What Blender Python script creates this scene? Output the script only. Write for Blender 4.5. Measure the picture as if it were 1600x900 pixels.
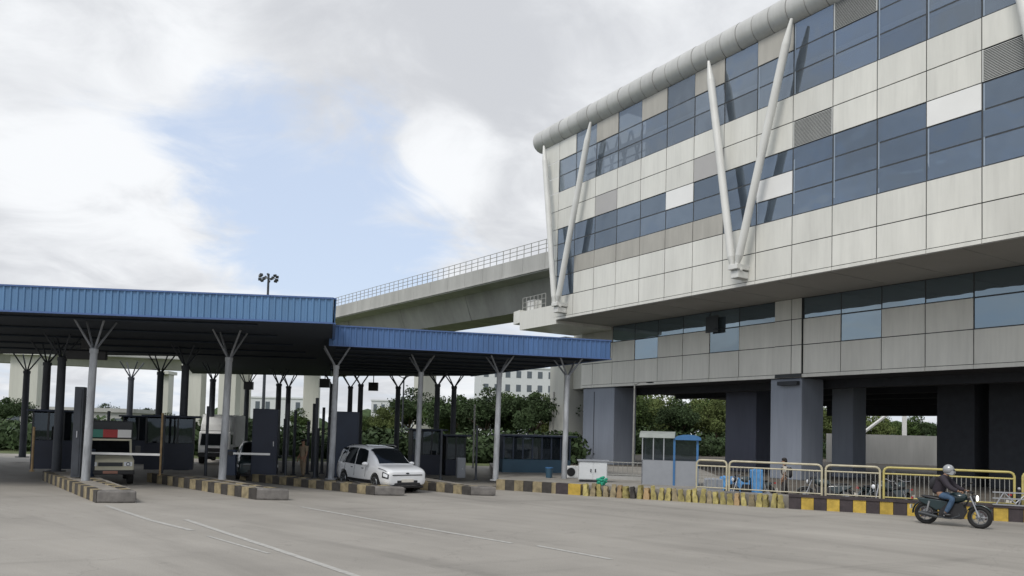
import bpy, bmesh, math, random
from mathutils import Vector, Matrix, Euler
sc = bpy.context.scene
for o in list(bpy.data.objects): bpy.data.objects.remove(o)
R = math.radians
rnd = random.Random(7)

# ------------------------------------------------------------------ camera
CAM_H = 2.4
PITCH = math.atan(57/1230); ROLL = R(1.5)
cr, sr, cp, sp = math.cos(ROLL), math.sin(ROLL), math.cos(PITCH), math.sin(PITCH)
right = Vector((cr, -sr*sp, sr*cp)); up = Vector((-sr, -cr*sp, cr*cp)); fwd = Vector((0, cp, sp))
cam = bpy.data.objects.new('camera', bpy.data.cameras.new('camera'))
sc.collection.objects.link(cam)
M = Matrix((( right.x, up.x, -fwd.x, 0), (right.y, up.y, -fwd.y, 0), (right.z, up.z, -fwd.z, CAM_H), (0, 0, 0, 1)))
cam.matrix_world = M
cam.data.sensor_width = 36; cam.data.lens = 36*1230/1600
cam.data.shift_y = 163/1600
cam.data.clip_end = 3000; cam.data.clip_start = .1
sc.camera = cam

# ------------------------------------------------------------------ sky, sun, exposure
SUN_EL, SUN_AZ = 52, 215            # degrees; azimuth clockwise from +Y (behind and left of the camera)
w = bpy.data.worlds.new('World'); sc.world = w; w.use_nodes = True
nt = w.node_tree; N = nt.nodes; L = nt.links; N.clear()
def nd(t, **k):
    n = N.new(t)
    for a, b in k.items(): setattr(n, a, b)
    return n
def math_(op, a, b=None, clamp=False):
    n = nd('ShaderNodeMath', operation=op); n.use_clamp = clamp
    for i, v in enumerate((a, b)):
        if v is None: continue
        if isinstance(v, (int, float)): n.inputs[i].default_value = v
        else: L.new(v, n.inputs[i])
    return n.outputs[0]
out = nd('ShaderNodeOutputWorld'); bg = nd('ShaderNodeBackground')
sky = nd('ShaderNodeTexSky', sky_type='NISHITA'); sky.sun_disc = False
sky.sun_elevation = R(SUN_EL); sky.sun_rotation = R(SUN_AZ); sky.dust_density = 1.5
tc = nd('ShaderNodeTexCoord')
sep = nd('ShaderNodeSeparateXYZ'); L.new(tc.outputs['Generated'], sep.inputs[0])
# cloud layer at a height: project the direction on a high plane, so clouds flatten to the horizon
zz = math_('ADD', math_('MAXIMUM', sep.outputs[2], 0), .22)
px_ = math_('DIVIDE', sep.outputs[0], zz); py_ = math_('DIVIDE', sep.outputs[1], zz)
comb = nd('ShaderNodeCombineXYZ'); L.new(px_, comb.inputs[0]); L.new(py_, comb.inputs[1])
def noise(scale, detail, rough, off, dist=0.0):
    mp = nd('ShaderNodeMapping'); mp.inputs['Location'].default_value = off
    L.new(comb.outputs[0], mp.inputs[0])
    n = nd('ShaderNodeTexNoise'); n.inputs['Scale'].default_value = scale
    n.inputs['Detail'].default_value = detail; n.inputs['Roughness'].default_value = rough
    n.inputs['Distortion'].default_value = dist
    L.new(mp.outputs[0], n.inputs['Vector']); return n.outputs['Fac']
def blob(u, v, rad, amt):
    d = (fwd + right*((u-800)/1230) + up*((613-v)/1230)).normalized()
    dp = nd('ShaderNodeVectorMath', operation='DOT_PRODUCT'); L.new(tc.outputs['Generated'], dp.inputs[0])
    dp.inputs[1].default_value = d
    mr = nd('ShaderNodeMapRange', interpolation_type='SMOOTHERSTEP')
    mr.inputs['From Min'].default_value = math.cos(R(rad)); mr.inputs['From Max'].default_value = 1
    mr.inputs['To Min'].default_value = 0; mr.inputs['To Max'].default_value = amt
    L.new(dp.outputs['Value'], mr.inputs['Value']); return mr.outputs[0]
dens = math_('ADD', noise(1.35, 10, .58, (3.1, 1.7, 0), .4), math_('MULTIPLY', math_('SUBTRACT', noise(3.4, 10, .62, (1.1, 5.7, 0), .8), .5), 1.0))
dens = math_('ADD', dens, .12)
for b in ((520, 280, 14, -.27), (420, 300, 10, -.14), (660, 340, 10, -.14), (560, 390, 9, -.14), (330, 290, 8, -.12), (170, 285, 8, -.12), (170, 110, 17, .18), (130, 400, 10, .34), (20, 380, 8, .22), (320, 430, 6, .22),
          (705, 250, 5, .20), (600, 300, 5, .14), (780, 270, 7, .18), (390, 200, 6, -.10), (620, 80, 13, .24), (1000, 80, 20, .3), (760, 370, 7, .14)):
    dens = math_('ADD', dens, blob(*b))
cov = nd('ShaderNodeMapRange', interpolation_type='SMOOTHSTEP'); L.new(dens, cov.inputs['Value'])
cov.inputs['From Min'].default_value = .26; cov.inputs['From Max'].default_value = .76
shade = math_('ADD', noise(1.1, 8, .55, (7.3, 2.2, 0), .4), math_('MULTIPLY', math_('SUBTRACT', noise(2.9, 10, .6, (2.1, 8.7, 0), .9), .5), .7))
for b in ((560, 60, 12, .10), (700, 110, 13, .12), (880, 90, 16, .04), (60, 20, 9, .16), (130, 460, 8, .12), (200, 120, 12, -.10), (60, 150, 9, -.08), (150, 350, 8, -.16), (700, 250, 5, -.22)):
    shade = math_('ADD', shade, blob(*b))
sh = nd('ShaderNodeMapRange', interpolation_type='SMOOTHSTEP'); L.new(shade, sh.inputs['Value'])
sh.inputs['From Min'].default_value = .30; sh.inputs['From Max'].default_value = .78
ccol = nd('ShaderNodeMix', data_type='RGBA'); L.new(sh.outputs[0], ccol.inputs[0])
ccol.inputs[6].default_value = (.74, .755, .775, 1); ccol.inputs[7].default_value = (.50, .515, .545, 1)
skys = nd('ShaderNodeMix', data_type='RGBA', blend_type='MULTIPLY'); skys.inputs[0].default_value = 1
L.new(sky.outputs[0], skys.inputs[6]); skys.inputs[7].default_value = (.12, .12, .12, 1)
veil = nd('ShaderNodeMix', data_type='RGBA'); veil.inputs[0].default_value = .72
L.new(skys.outputs[2], veil.inputs[6]); veil.inputs[7].default_value = (.55, .625, .76, 1)
fin = nd('ShaderNodeMix', data_type='RGBA'); L.new(cov.outputs[0], fin.inputs[0])
L.new(veil.outputs[2], fin.inputs[6]); L.new(ccol.outputs[2], fin.inputs[7])
L.new(fin.outputs[2], bg.inputs[0]); bg.inputs[1].default_value = 1.0
L.new(bg.outputs[0], out.inputs[0])
sun = bpy.data.objects.new('sun', bpy.data.lights.new('sun', 'SUN')); sc.collection.objects.link(sun)
sun.data.energy = 1.5; sun.data.angle = R(18); sun.data.color = (1, .96, .9)
sun.rotation_euler = (R(90-SUN_EL), 0, -R(SUN_AZ) + math.pi)
sc.view_settings.view_transform = 'Standard'; sc.view_settings.look = 'None'
sc.view_settings.exposure = .36; sc.view_settings.gamma = 1

# ------------------------------------------------------------------ materials
MATS = {}
def mat(name, col, rough=.7, metal=0, var=.12, vscale=3, bump=0, bscale=40, spec=.5, rand=0, streak=0, coat=0):
    m = bpy.data.materials.new(name); m.use_nodes = True; t = m.node_tree; n = t.nodes; l = t.links
    p = n['Principled BSDF']; p.inputs['Roughness'].default_value = rough; p.inputs['Metallic'].default_value = metal
    p.inputs['Specular IOR Level'].default_value = spec; p.inputs['Coat Weight'].default_value = coat
    geo = n.new('ShaderNodeNewGeometry')
    mp = n.new('ShaderNodeMapping'); mp.inputs['Scale'].default_value = (1, 1, .25 if streak else 1)
    l.new(geo.outputs['Position'], mp.inputs[0])
    nz = n.new('ShaderNodeTexNoise'); nz.inputs['Scale'].default_value = vscale; nz.inputs['Detail'].default_value = 6
    nz.inputs['Roughness'].default_value = .6
    l.new(mp.outputs[0], nz.inputs['Vector'])
    r = n.new('ShaderNodeMapRange'); r.inputs['From Min'].default_value = .3; r.inputs['From Max'].default_value = .7
    r.inputs['To Min'].default_value = 1-var; r.inputs['To Max'].default_value = 1+var
    l.new(nz.outputs['Fac'], r.inputs['Value']); val = r.outputs[0]
    if streak:
        m3 = n.new('ShaderNodeMapping'); m3.inputs['Scale'].default_value = (1, 1, .06); l.new(geo.outputs['Position'], m3.inputs[0])
        n3 = n.new('ShaderNodeTexNoise'); n3.inputs['Scale'].default_value = 7; n3.inputs['Detail'].default_value = 5; l.new(m3.outputs[0], n3.inputs['Vector'])
        r3 = n.new('ShaderNodeMapRange'); r3.inputs['From Min'].default_value = .45; r3.inputs['From Max'].default_value = .75; r3.inputs['To Min'].default_value = 1.01; r3.inputs['To Max'].default_value = .94
        l.new(n3.outputs['Fac'], r3.inputs['Value']); m4 = n.new('ShaderNodeMath'); m4.operation = 'MULTIPLY'; l.new(val, m4.inputs[0]); l.new(r3.outputs[0], m4.inputs[1]); val = m4.outputs[0]
    if rand:
        oi = n.new('ShaderNodeObjectInfo'); r2 = n.new('ShaderNodeMapRange')
        r2.inputs['To Min'].default_value = 1-rand; r2.inputs['To Max'].default_value = 1+rand
        l.new(oi.outputs['Random'], r2.inputs['Value'])
        mm = n.new('ShaderNodeMath'); mm.operation = 'MULTIPLY'; l.new(val, mm.inputs[0]); l.new(r2.outputs[0], mm.inputs[1]); val = mm.outputs[0]
    mx = n.new('ShaderNodeVectorMath'); mx.operation = 'SCALE'; mx.inputs[0].default_value = col; l.new(val, mx.inputs['Scale'])
    l.new(mx.outputs[0], p.inputs['Base Color'])
    if bump:
        nb = n.new('ShaderNodeTexNoise'); nb.inputs['Scale'].default_value = bscale; nb.inputs['Detail'].default_value = 4
        l.new(geo.outputs['Position'], nb.inputs['Vector'])
        b = n.new('ShaderNodeBump'); b.inputs['Strength'].default_value = bump; b.inputs['Distance'].default_value = .02
        l.new(nb.outputs['Fac'], b.inputs['Height']); l.new(b.outputs[0], p.inputs['Normal'])
    MATS[name] = m; return m
mat('panel_white', (.67, .665, .615), .42, 0, .085, .9, 0, rand=.045, streak=1)
mat('panel_bright', (.80, .80, .78), .4, 0, .04, .5)
mat('panel_tan', (.40, .385, .345), .5, 0, .12, 1.2, rand=.03, streak=1)
mat('panel_grey', (.43, .42, .41), .5, 0, .04, .8, rand=.03)
mat('louvre', (.60, .61, .59), .5, .1, .05, 2)
mat('joint_dark', (.05, .055, .06), .8)
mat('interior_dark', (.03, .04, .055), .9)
mat('interior_pale', (.62, .64, .66), .8)
mat('mullion_pale', (.30, .36, .43), .4, .3, .05)
mat('tube_metal', (.50, .50, .48), .42, .15, .10, .8, rand=.03, streak=1)
mat('strut_paint', (.66, .66, .63), .4, 0, .06, 1)
mat('soffit', (.36, .35, .33), .7, 0, .05, .6)
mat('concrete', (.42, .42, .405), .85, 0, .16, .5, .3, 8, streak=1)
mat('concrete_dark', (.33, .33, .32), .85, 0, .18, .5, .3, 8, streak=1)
mat('concrete_pale', (.55, .55, .50), .8, 0, .08, .4, streak=1)
mat('purple_paint', (.235, .262, .315), .6, 0, .10, .8, .1, 12, streak=1)
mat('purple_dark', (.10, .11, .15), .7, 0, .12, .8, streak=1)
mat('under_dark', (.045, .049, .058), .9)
mat('blue_sheet', (.095, .20, .36), .5, .05, .13, 1.3, rand=.05, streak=1)
mat('blue_sheet_deep', (.075, .155, .33), .5, .05, .12, 1.3, rand=.05, streak=1)
mat('blue_trim', (.07, .13, .30), .5, 0, .1)
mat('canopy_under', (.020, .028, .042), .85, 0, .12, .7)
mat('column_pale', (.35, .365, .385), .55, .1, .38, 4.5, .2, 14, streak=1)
mat('branch_grey', (.20, .21, .23), .6, .1, .25, 3)  # darker than the pale columns: shadow below the canopy put into the colour
mat('column_dark', (.055, .062, .075), .6, .1, .2, 2)  # under-roof shade put into rear column colour; plain dark grey for posts, mast
mat('navy', (.022, .034, .062), .5, 0, .15, 1)
mat('navy_panel', (.016, .023, .045), .5, 0, .15, 1)
mat('teal_blue', (.035, .085, .13), .5, 0, .15, 1)
mat('frame_dark', (.03, .035, .04), .5)
mat('kerb_tan', (.26, .215, .13), .85, 0, .45, 4, .4, 25, rand=.12)
mat('kerb_brown', (.055, .05, .045), .85, 0, .35, 4, .4, 25, rand=.15)
mat('kerb_top', (.26, .24, .21), .9, 0, .25, 2.5, .4, 20)
mat('kerb_grey', (.16, .15, .14), .9, 0, .3, 4, .4, 20)
mat('yellow', (.48, .33, .055), .6, 0, .25, 5, .3, 25, rand=.12)
mat('yellow_dull', (.34, .29, .11), .8, 0, .5, 5, .4, 25, rand=.2)
mat('orange_dull', (.36, .25, .13), .75, 0, .3, 5, .4, 25, rand=.15)
mat('black_paint', (.045, .035, .038), .7, 0, .3, 5, .3, 25)
mat('rail_cream', (.46, .42, .30), .5, 0, .15, 4)
mat('rail_yellow', (.48, .41, .14), .5, 0, .12, 4)
mat('rail_grey', (.33, .33, .31), .5, .2, .12, 4)
mat('steel', (.45, .46, .48), .35, .8, .08)
mat('white_car', (.78, .79, .80), .25, 0, .01, 1, coat=.6)
mat('cream_paint', (.58, .55, .42), .4, 0, .06)
mat('dark_car', (.03, .045, .05), .3, 0, .05, coat=.5)
mat('white_box', (.80, .81, .80), .5, 0, .06)
mat('plastic_black', (.018, .018, .02), .45)
mat('rubber', (.014, .014, .014), .85)
mat('rim_metal', (.25, .26, .27), .35, .8)
mat('chrome', (.6, .6, .62), .2, .95)
mat('tank_green', (.012, .03, .035), .3, 0, .05, coat=.4)
mat('helmet', (.35, .36, .37), .3, .3, .1)
mat('jacket', (.025, .02, .028), .8)
mat('jeans', (.055, .10, .17), .9, 0, .25, 8)
mat('shirt_pale', (.48, .45, .40), .9, 0, .12, 8)
mat('trousers', (.055, .05, .05), .9)
mat('khaki', (.24, .19, .13), .9, 0, .15, 6)
mat('skin', (.26, .15, .095), .6)
mat('hair', (.012, .010, .009), .7)
mat('bag_black', (.02, .02, .024), .8)
mat('tarp_blue', (.10, .30, .60), .55, 0, .25, 6)
mat('kiosk_blue', (.045, .15, .33), .45, 0, .1)
mat('kiosk_grey', (.27, .285, .31), .6, 0, .06)
mat('kiosk_roof', (.25, .27, .25), .7, 0, .15)
mat('green_bright', (.02, .30, .19), .6)
mat('red_paint', (.42, .04, .04), .5)
mat('green_paint', (.05, .22, .17), .5)
mat('plate_white', (.65, .62, .55), .5)
mat('plate_yellow', (.35, .17, .12), .5)
mat('bark', (.10, .075, .055), .95, 0, .3, 5, .4, 12)
mat('leaf_a', (.062, .095, .030), .7, 0, .45, .7, rand=.15)
mat('leaf_b', (.115, .145, .05), .7, 0, .4, .7, rand=.15)
mat('leaf_c', (.045, .070, .030), .7, 0, .5, .5, rand=.15)
mat('far_white', (.60, .62, .63), .8, 0, .05)
mat('far_window', (.10, .12, .14), .3)
mat('grass', (.09, .11, .04), .9, 0, .4, .4)
mat('paving', (.25, .235, .21), .9, 0, .25, .9, .3, 14)
mat('dirt_shaded', (.115, .10, .082), .95, 0, .35, .8, .3, 10)  # brown earth, with the shading around the station put into its dark tone
mat('line_paint', (.39, .38, .355), .85, 0, .22, 7)
mat('lamp_white', (.8, .82, .85), .2)
for k in ('leaf_a', 'leaf_b', 'leaf_c'):
    MATS[k].node_tree.nodes['Principled BSDF'].inputs['Specular IOR Level'].default_value = .15

mat('lit_lamp', (.9,.9,.88), .3); MATS['lit_lamp'].node_tree.nodes['Principled BSDF'].inputs['Emission Color'].default_value = (1,.97,.92,1); MATS['lit_lamp'].node_tree.nodes['Principled BSDF'].inputs['Emission Strength'].default_value = 1.2
def glass(name, tint, transp, rough=.02, tcol=(.45, .55, .62), wob=.02):
    m = bpy.data.materials.new(name); m.use_nodes = True; t = m.node_tree; n = t.nodes; l = t.links; n.clear()
    o = n.new('ShaderNodeOutputMaterial'); mx = n.new('ShaderNodeMixShader'); mx.inputs[0].default_value = transp
    g = n.new('ShaderNodeBsdfPrincipled'); g.inputs['Metallic'].default_value = .75; g.inputs['Roughness'].default_value = rough
    g.inputs['Base Color'].default_value = (*tint, 1)
    tr = n.new('ShaderNodeBsdfTransparent'); tr.inputs[0].default_value = (*tcol, 1)
    geo = n.new('ShaderNodeNewGeometry'); nz = n.new('ShaderNodeTexNoise'); nz.inputs['Scale'].default_value = .8; nz.inputs['Detail'].default_value = 1
    l.new(geo.outputs['Position'], nz.inputs['Vector']); b = n.new('ShaderNodeBump'); b.inputs['Strength'].default_value = wob; b.inputs['Distance'].default_value = .5
    l.new(nz.outputs['Fac'], b.inputs['Height']); l.new(b.outputs[0], g.inputs['Normal'])
    oi = n.new('ShaderNodeObjectInfo'); r2 = n.new('ShaderNodeMapRange'); r2.inputs['To Min'].default_value = .82; r2.inputs['To Max'].default_value = 1.15
    l.new(oi.outputs['Random'], r2.inputs['Value']); s = n.new('ShaderNodeVectorMath'); s.operation = 'SCALE'; s.inputs[0].default_value = tint
    l.new(r2.outputs[0], s.inputs['Scale']); l.new(s.outputs[0], g.inputs['Base Color'])
    l.new(g.outputs[0], mx.inputs[1]); l.new(tr.outputs[0], mx.inputs[2]); l.new(mx.outputs[0], o.inputs[0]); MATS[name] = m
glass('facade_glass', (.20, .25, .315), .20, wob=.05)
glass('facade_glass_upper', (.29, .34, .40), .36, wob=.05, tcol=(.75, .80, .84))
glass('facade_glass_low', (.27, .34, .39), .12, wob=.012)
glass('car_glass', (.035, .04, .045), .1)
glass('booth_glass', (.10, .12, .14), .55, tcol=(.6, .65, .68))

# road: light worn concrete-asphalt with long tyre streaks
def road_mat():
    m = bpy.data.materials.new('road_surface'); m.use_nodes = True; t = m.node_tree; n = t.nodes; l = t.links
    p = n['Principled BSDF']; p.inputs['Roughness'].default_value = .85; p.inputs['Specular IOR Level'].default_value = .25
    geo = n.new('ShaderNodeNewGeometry')
    def nz(scale, sx, sy, rot, det=6):
        mp = n.new('ShaderNodeMapping'); mp.inputs['Rotation'].default_value = (0, 0, rot)
        l.new(geo.outputs['Position'], mp.inputs[0])
        m2 = n.new('ShaderNodeMapping'); m2.inputs['Scale'].default_value = (sx, sy, 1); l.new(mp.outputs[0], m2.inputs[0])
        q = n.new('ShaderNodeTexNoise'); q.inputs['Scale'].default_value = scale; q.inputs['Detail'].default_value = det; q.inputs['Roughness'].default_value = .6
        l.new(m2.outputs[0], q.inputs['Vector']); return q.outputs['Fac']
    def rmp(a, f0, f1, t0, t1):
        r = n.new('ShaderNodeMapRange'); l.new(a, r.inputs['Value'])
        for k, v in zip(('From Min', 'From Max', 'To Min', 'To Max'), (f0, f1, t0, t1)): r.inputs[k].default_value = v
        return r.outputs[0]
    def mul(a, b):
        q = n.new('ShaderNodeMath'); q.operation = 'MULTIPLY'; l.new(a, q.inputs[0]); l.new(b, q.inputs[1]); return q.outputs[0]
    a = rmp(nz(.16, 1, 1, 0, 8), .35, .65, .86, 1.10)
    b = rmp(nz(.9, 1, .06, R(-55)), .3, .7, .90, 1.07)
    c = rmp(nz(40, 1, 1, 0, 3), .3, .7, .90, 1.1)
    d = mul(rmp(nz(.55, 1, .10, R(-48)), .56, .72, 1, .74), mul(rmp(nz(.7, .9, .06, R(62)), .58, .70, 1, .82), rmp(nz(1.7, 1, 1, 0, 9), .62, .72, 1, .80)))
    vo = n.new('ShaderNodeTexVoronoi'); vo.feature = 'DISTANCE_TO_EDGE'; vo.inputs['Scale'].default_value = .16
    nw = n.new('ShaderNodeTexNoise'); nw.inputs['Scale'].default_value = .9; nw.inputs['Detail'].default_value = 6; l.new(geo.outputs['Position'], nw.inputs['Vector'])
    mw = n.new('ShaderNodeVectorMath'); mw.operation = 'SCALE'; l.new(nw.outputs['Color'], mw.inputs[0]); mw.inputs['Scale'].default_value = 2.6
    aw = n.new('ShaderNodeVectorMath'); l.new(geo.outputs['Position'], aw.inputs[0]); l.new(mw.outputs[0], aw.inputs[1]); l.new(aw.outputs[0], vo.inputs['Vector'])
    cr_ = rmp(vo.outputs['Distance'], .0, .006, .88, 1)
    d = mul(d, mul(cr_, rmp(nz(.33, 1, .05, R(-40), 8), .54, .66, 1, .80)))
    v = mul(mul(a, b), mul(c, d))
    s = n.new('ShaderNodeVectorMath'); s.operation = 'SCALE'; s.inputs[0].default_value = (.315, .296, .266); l.new(v, s.inputs['Scale'])
    l.new(s.outputs[0], p.inputs['Base Color'])
    bp = n.new('ShaderNodeBump'); bp.inputs['Strength'].default_value = .3; bp.inputs['Distance'].default_value = .01
    l.new(nz(60, 1, 1, 0, 3), bp.inputs['Height']); l.new(bp.outputs[0], p.inputs['Normal'])
    MATS['road'] = m
road_mat()

# ------------------------------------------------------------------ helpers
C = sc.collection
class MB:
    def __init__(s): s.v = []; s.f = []
    def add(s, vs, fs):
        k = len(s.v); s.v += [tuple(v) for v in vs]; s.f += [tuple(i+k for i in f) for f in fs]; return s
    def box(s, x0, x1, y0, y1, z0, z1):
        return s.add([(x0,y0,z0),(x1,y0,z0),(x1,y1,z0),(x0,y1,z0),(x0,y0,z1),(x1,y0,z1),(x1,y1,z1),(x0,y1,z1)],
                     [(0,3,2,1),(4,5,6,7),(0,1,5,4),(1,2,6,5),(2,3,7,6),(3,0,4,7)])
    def cbox(s, c, sz, rot=0):
        ca, sa = math.cos(rot), math.sin(rot); vs = []
        for z in (-.5, .5):
            for x, y in ((-.5,-.5),(.5,-.5),(.5,.5),(-.5,.5)):
                X, Y = x*sz[0], y*sz[1]; vs.append((c[0]+X*ca-Y*sa, c[1]+X*sa+Y*ca, c[2]+z*sz[2]))
        return s.add(vs, [(0,3,2,1),(4,5,6,7),(0,1,5,4),(1,2,6,5),(2,3,7,6),(3,0,4,7)])
    def prism(s, pts, z0, z1):
        n = len(pts); a = sum(pts[i][0]*pts[(i+1)%n][1]-pts[(i+1)%n][0]*pts[i][1] for i in range(n))
        if a < 0: pts = pts[::-1]
        vs = [(p[0],p[1],z0) for p in pts]+[(p[0],p[1],z1) for p in pts]
        return s.add(vs, [tuple(range(n))[::-1], tuple(range(n,2*n))]+[(i,(i+1)%n,n+(i+1)%n,n+i) for i in range(n)])
    def xprism(s, prof, y0, y1):     # profile in x,z extruded along y
        n = len(prof); a = sum(prof[i][0]*prof[(i+1)%n][1]-prof[(i+1)%n][0]*prof[i][1] for i in range(n))
        if a < 0: prof = prof[::-1]
        vs = [(p[0],y0,p[1]) for p in prof]+[(p[0],y1,p[1]) for p in prof]
        return s.add(vs, [tuple(range(n)), tuple(range(n,2*n))[::-1]]+[(i,n+i,n+(i+1)%n,(i+1)%n) for i in range(n)])
    def cyl(s, p0, p1, r0, r1=None, n=12, cap=True):
        r1 = r0 if r1 is None else r1; p0, p1 = Vector(p0), Vector(p1); d = (p1-p0).normalized()
        a = d.orthogonal().normalized(); b = d.cross(a); vs = []
        for p, r in ((p0, r0), (p1, r1)):
            for i in range(n):
                t = 2*math.pi*i/n; vs.append(p+a*(r*math.cos(t))+b*(r*math.sin(t)))
        fs = [(i,(i+1)%n,n+(i+1)%n,n+i) for i in range(n)]
        if cap: fs += [tuple(range(n))[::-1], tuple(range(n,2*n))]
        return s.add(vs, fs)
    def path(s, pts, r, n=8):
        for a, b in zip(pts, pts[1:]): s.cyl(a, b, r, r, n)
        return s
    def ell(s, c, r, nu=14, nv=9, rot=None):
        vs = [(0,0,-1)]
        for j in range(1, nv):
            t = math.pi*j/nv-math.pi/2
            for i in range(nu):
                a = 2*math.pi*i/nu; vs.append((math.cos(t)*math.cos(a), math.cos(t)*math.sin(a), math.sin(t)))
        vs.append((0,0,1)); E_ = rot or Matrix.Identity(3)
        vs = [Vector(c)+E_@Vector((v[0]*r[0], v[1]*r[1], v[2]*r[2])) for v in vs]
        fs = [(0,1+(i+1)%nu,1+i) for i in range(nu)]
        for j in range(nv-2):
            for i in range(nu):
                a = 1+j*nu; fs.append((a+i, a+(i+1)%nu, a+nu+(i+1)%nu, a+nu+i))
        a = 1+(nv-2)*nu; fs += [(a+i, a+(i+1)%nu, len(vs)-1) for i in range(nu)]
        return s.add(vs, fs)
    def torus(s, c, R0, r, axis='y', n=28, m=8, sx=1):
        vs = []
        for i in range(n):
            t = 2*math.pi*i/n
            for j in range(m):
                u = 2*math.pi*j/m; q = R0+r*math.cos(u); h = r*sx*math.sin(u)
                p = (q*math.cos(t), h, q*math.sin(t)) if axis == 'y' else (h, q*math.cos(t), q*math.sin(t))
                vs.append((c[0]+p[0], c[1]+p[1], c[2]+p[2]))
        return s.add(vs, [(i*m+j, i*m+(j+1)%m, ((i+1)%n)*m+(j+1)%m, ((i+1)%n)*m+j) for i in range(n) for j in range(m)])
    def mesh(s, name, m, smooth=False):
        me = bpy.data.meshes.new(name); me.from_pydata(s.v, [], s.f); me.materials.append(MATS[m])
        bm = bmesh.new(); bm.from_mesh(me); bmesh.ops.recalc_face_normals(bm, faces=bm.faces); bm.to_mesh(me); bm.free()
        if smooth:
            me.polygons.foreach_set('use_smooth', [True]*len(me.polygons)); 
            try: me.set_sharp_from_angle(angle=R(40))
            except Exception: pass
        return me
    def build(s, name, m, parent=None, smooth=False, bevel=0):
        o = bpy.data.objects.new(name, s.mesh(name, m, smooth)); C.objects.link(o); o.parent = parent
        if bevel:
            b = o.modifiers.new('bevel', 'BEVEL'); b.width = bevel; b.segments = 2; b.limit_method = 'ANGLE'; b.angle_limit = R(35)
        return o
def inst(name, me, parent, loc=(0,0,0), rot=0, sc_=None):
    o = bpy.data.objects.new(name, me); C.objects.link(o); o.parent = parent; o.location = loc
    o.rotation_euler = rot if isinstance(rot, tuple) else (0, 0, rot)
    if sc_: o.scale = sc_
    return o
def tag(o, label=None, cat=None, group=None, kind=None):
    if label: o['label'] = label
    if cat: o['category'] = cat
    if group: o['group'] = group
    if kind: o['kind'] = kind
    return o
def thing(name, label, cat, loc=(0,0,0), rz=0, group=None):
    o = bpy.data.objects.new(name, None); C.objects.link(o); o.location = loc; o.rotation_euler = (0,0,rz); o.empty_display_size = .3
    return tag(o, label, cat, group)
def struct(name, mb, m, **k): return tag(mb.build(name, m, None, **k), kind='structure')
def copy_tree(o, parent=None):
    c = o.copy(); C.objects.link(c); c.parent = parent
    for ch in list(o.children): copy_tree(ch, c)
    return c
def bake(o):           # apply modifiers
    dg = bpy.context.evaluated_depsgraph_get(); dg.update()
    me = bpy.data.meshes.new_from_object(o.evaluated_get(dg)); o.modifiers.clear(); o.data = me; return o
def skinned(name, chains, m, parent, sub=2):
    """chains: lists of (x,y,z,r); chains may start at an index of an earlier point given as ('at', k)"""
    vs = []; es = []; rs = []
    for ch in chains:
        prev = None
        for p in ch:
            if p[0] == 'at': prev = p[1]; continue
            vs.append(p[:3]); rs.append(p[3]); k = len(vs)-1
            if prev is not None: es.append((prev, k))
            prev = k
    me = bpy.data.meshes.new(name); me.from_pydata(vs, es, []); o = bpy.data.objects.new(name, me); C.objects.link(o)
    sk = o.modifiers.new('skin', 'SKIN'); sk.branch_smoothing = .3
    for i, d in enumerate(me.skin_vertices[0].data): d.radius = (rs[i], rs[i]); d.use_root = (i == 0)
    ss = o.modifiers.new('sub', 'SUBSURF'); ss.levels = ss.render_levels = sub
    bake(o); o.data.materials.clear(); o.data.materials.append(MATS[m])
    o.data.polygons.foreach_set('use_smooth', [True]*len(o.data.polygons)); o.parent = parent
    return o

# ------------------------------------------------------------------ ground, road, pavement
struct('ground', MB().add([(-900,-200,-.004),(900,-200,-.004),(900,1400,-.004),(-900,1400,-.004)], [(0,1,2,3)]), 'grass')
struct('road', MB().add([(-70,-30,0),(60,-30,0),(60,50,0),(-8,50,0),(-70,50,0)], [(0,1,2,3,4)]), 'road')
KERB = [(-.53,31.06),(2.64,29.36),(5.98,27.98),(9.15,26.33),(15.41,23.69),(26,19.3)]
pave = [(-.41,31.26),(2.76,29.56),(6.1,28.18),(7.9,27.25),(9.3,31.5),(11,46),(-1.2,46)]
struct('pavement', MB().prism(pave, .0, .38), 'paving')
struct('pavement_strip', MB().prism([(7.93,27.22),(9.27,26.53),(15.5,23.9),(26.1,19.5),(26.5,20.4),(15.9,24.75),(9.7,27.35),(8.2,28.1)], .0, .38), 'paving')
struct('station_forecourt', MB().add([(9.3,27.4,.006),(26.5,20.2,.006),(60,20,.006),(60,90,.006),(30,110,.006),(-1.2,60,.006),(-1.2,46.1,.006),(11.05,46.1,.006)], [tuple(range(8))]), 'dirt_shaded')
def strip(pts, wd, z=.006):
    mb = MB()
    for (x0,y0),(x1,y1) in zip(pts, pts[1:]):
        d = Vector((x1-x0, y1-y0)).normalized(); n = Vector((-d.y, d.x))*wd/2
        mb.add([(x0-n.x,y0-n.y,z),(x1-n.x,y1-n.y,z),(x1+n.x,y1+n.y,z),(x0+n.x,y0+n.y,z)], [(0,1,2,3)])
    return mb
def gp(u, v, z=0):
    d = fwd + right*((u-800)/1230) + up*((613-v)/1230); t = (z-CAM_H)/d.z; return (d.x*t, d.y*t)
for pts, wd in (([gp(165,790), gp(235,813), gp(300,829)], .13), ([gp(290,812), gp(350,832), gp(430,858), gp(555,900), gp(640,930)], .13),
                ([gp(470,792), gp(600,815), gp(700,832), gp(800,849)], .12), ([gp(840,853), gp(955,874)], .12), ([gp(325,838), gp(420,865)], .07)):
    struct('road_marking', strip(pts, wd), 'line_paint')

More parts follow.
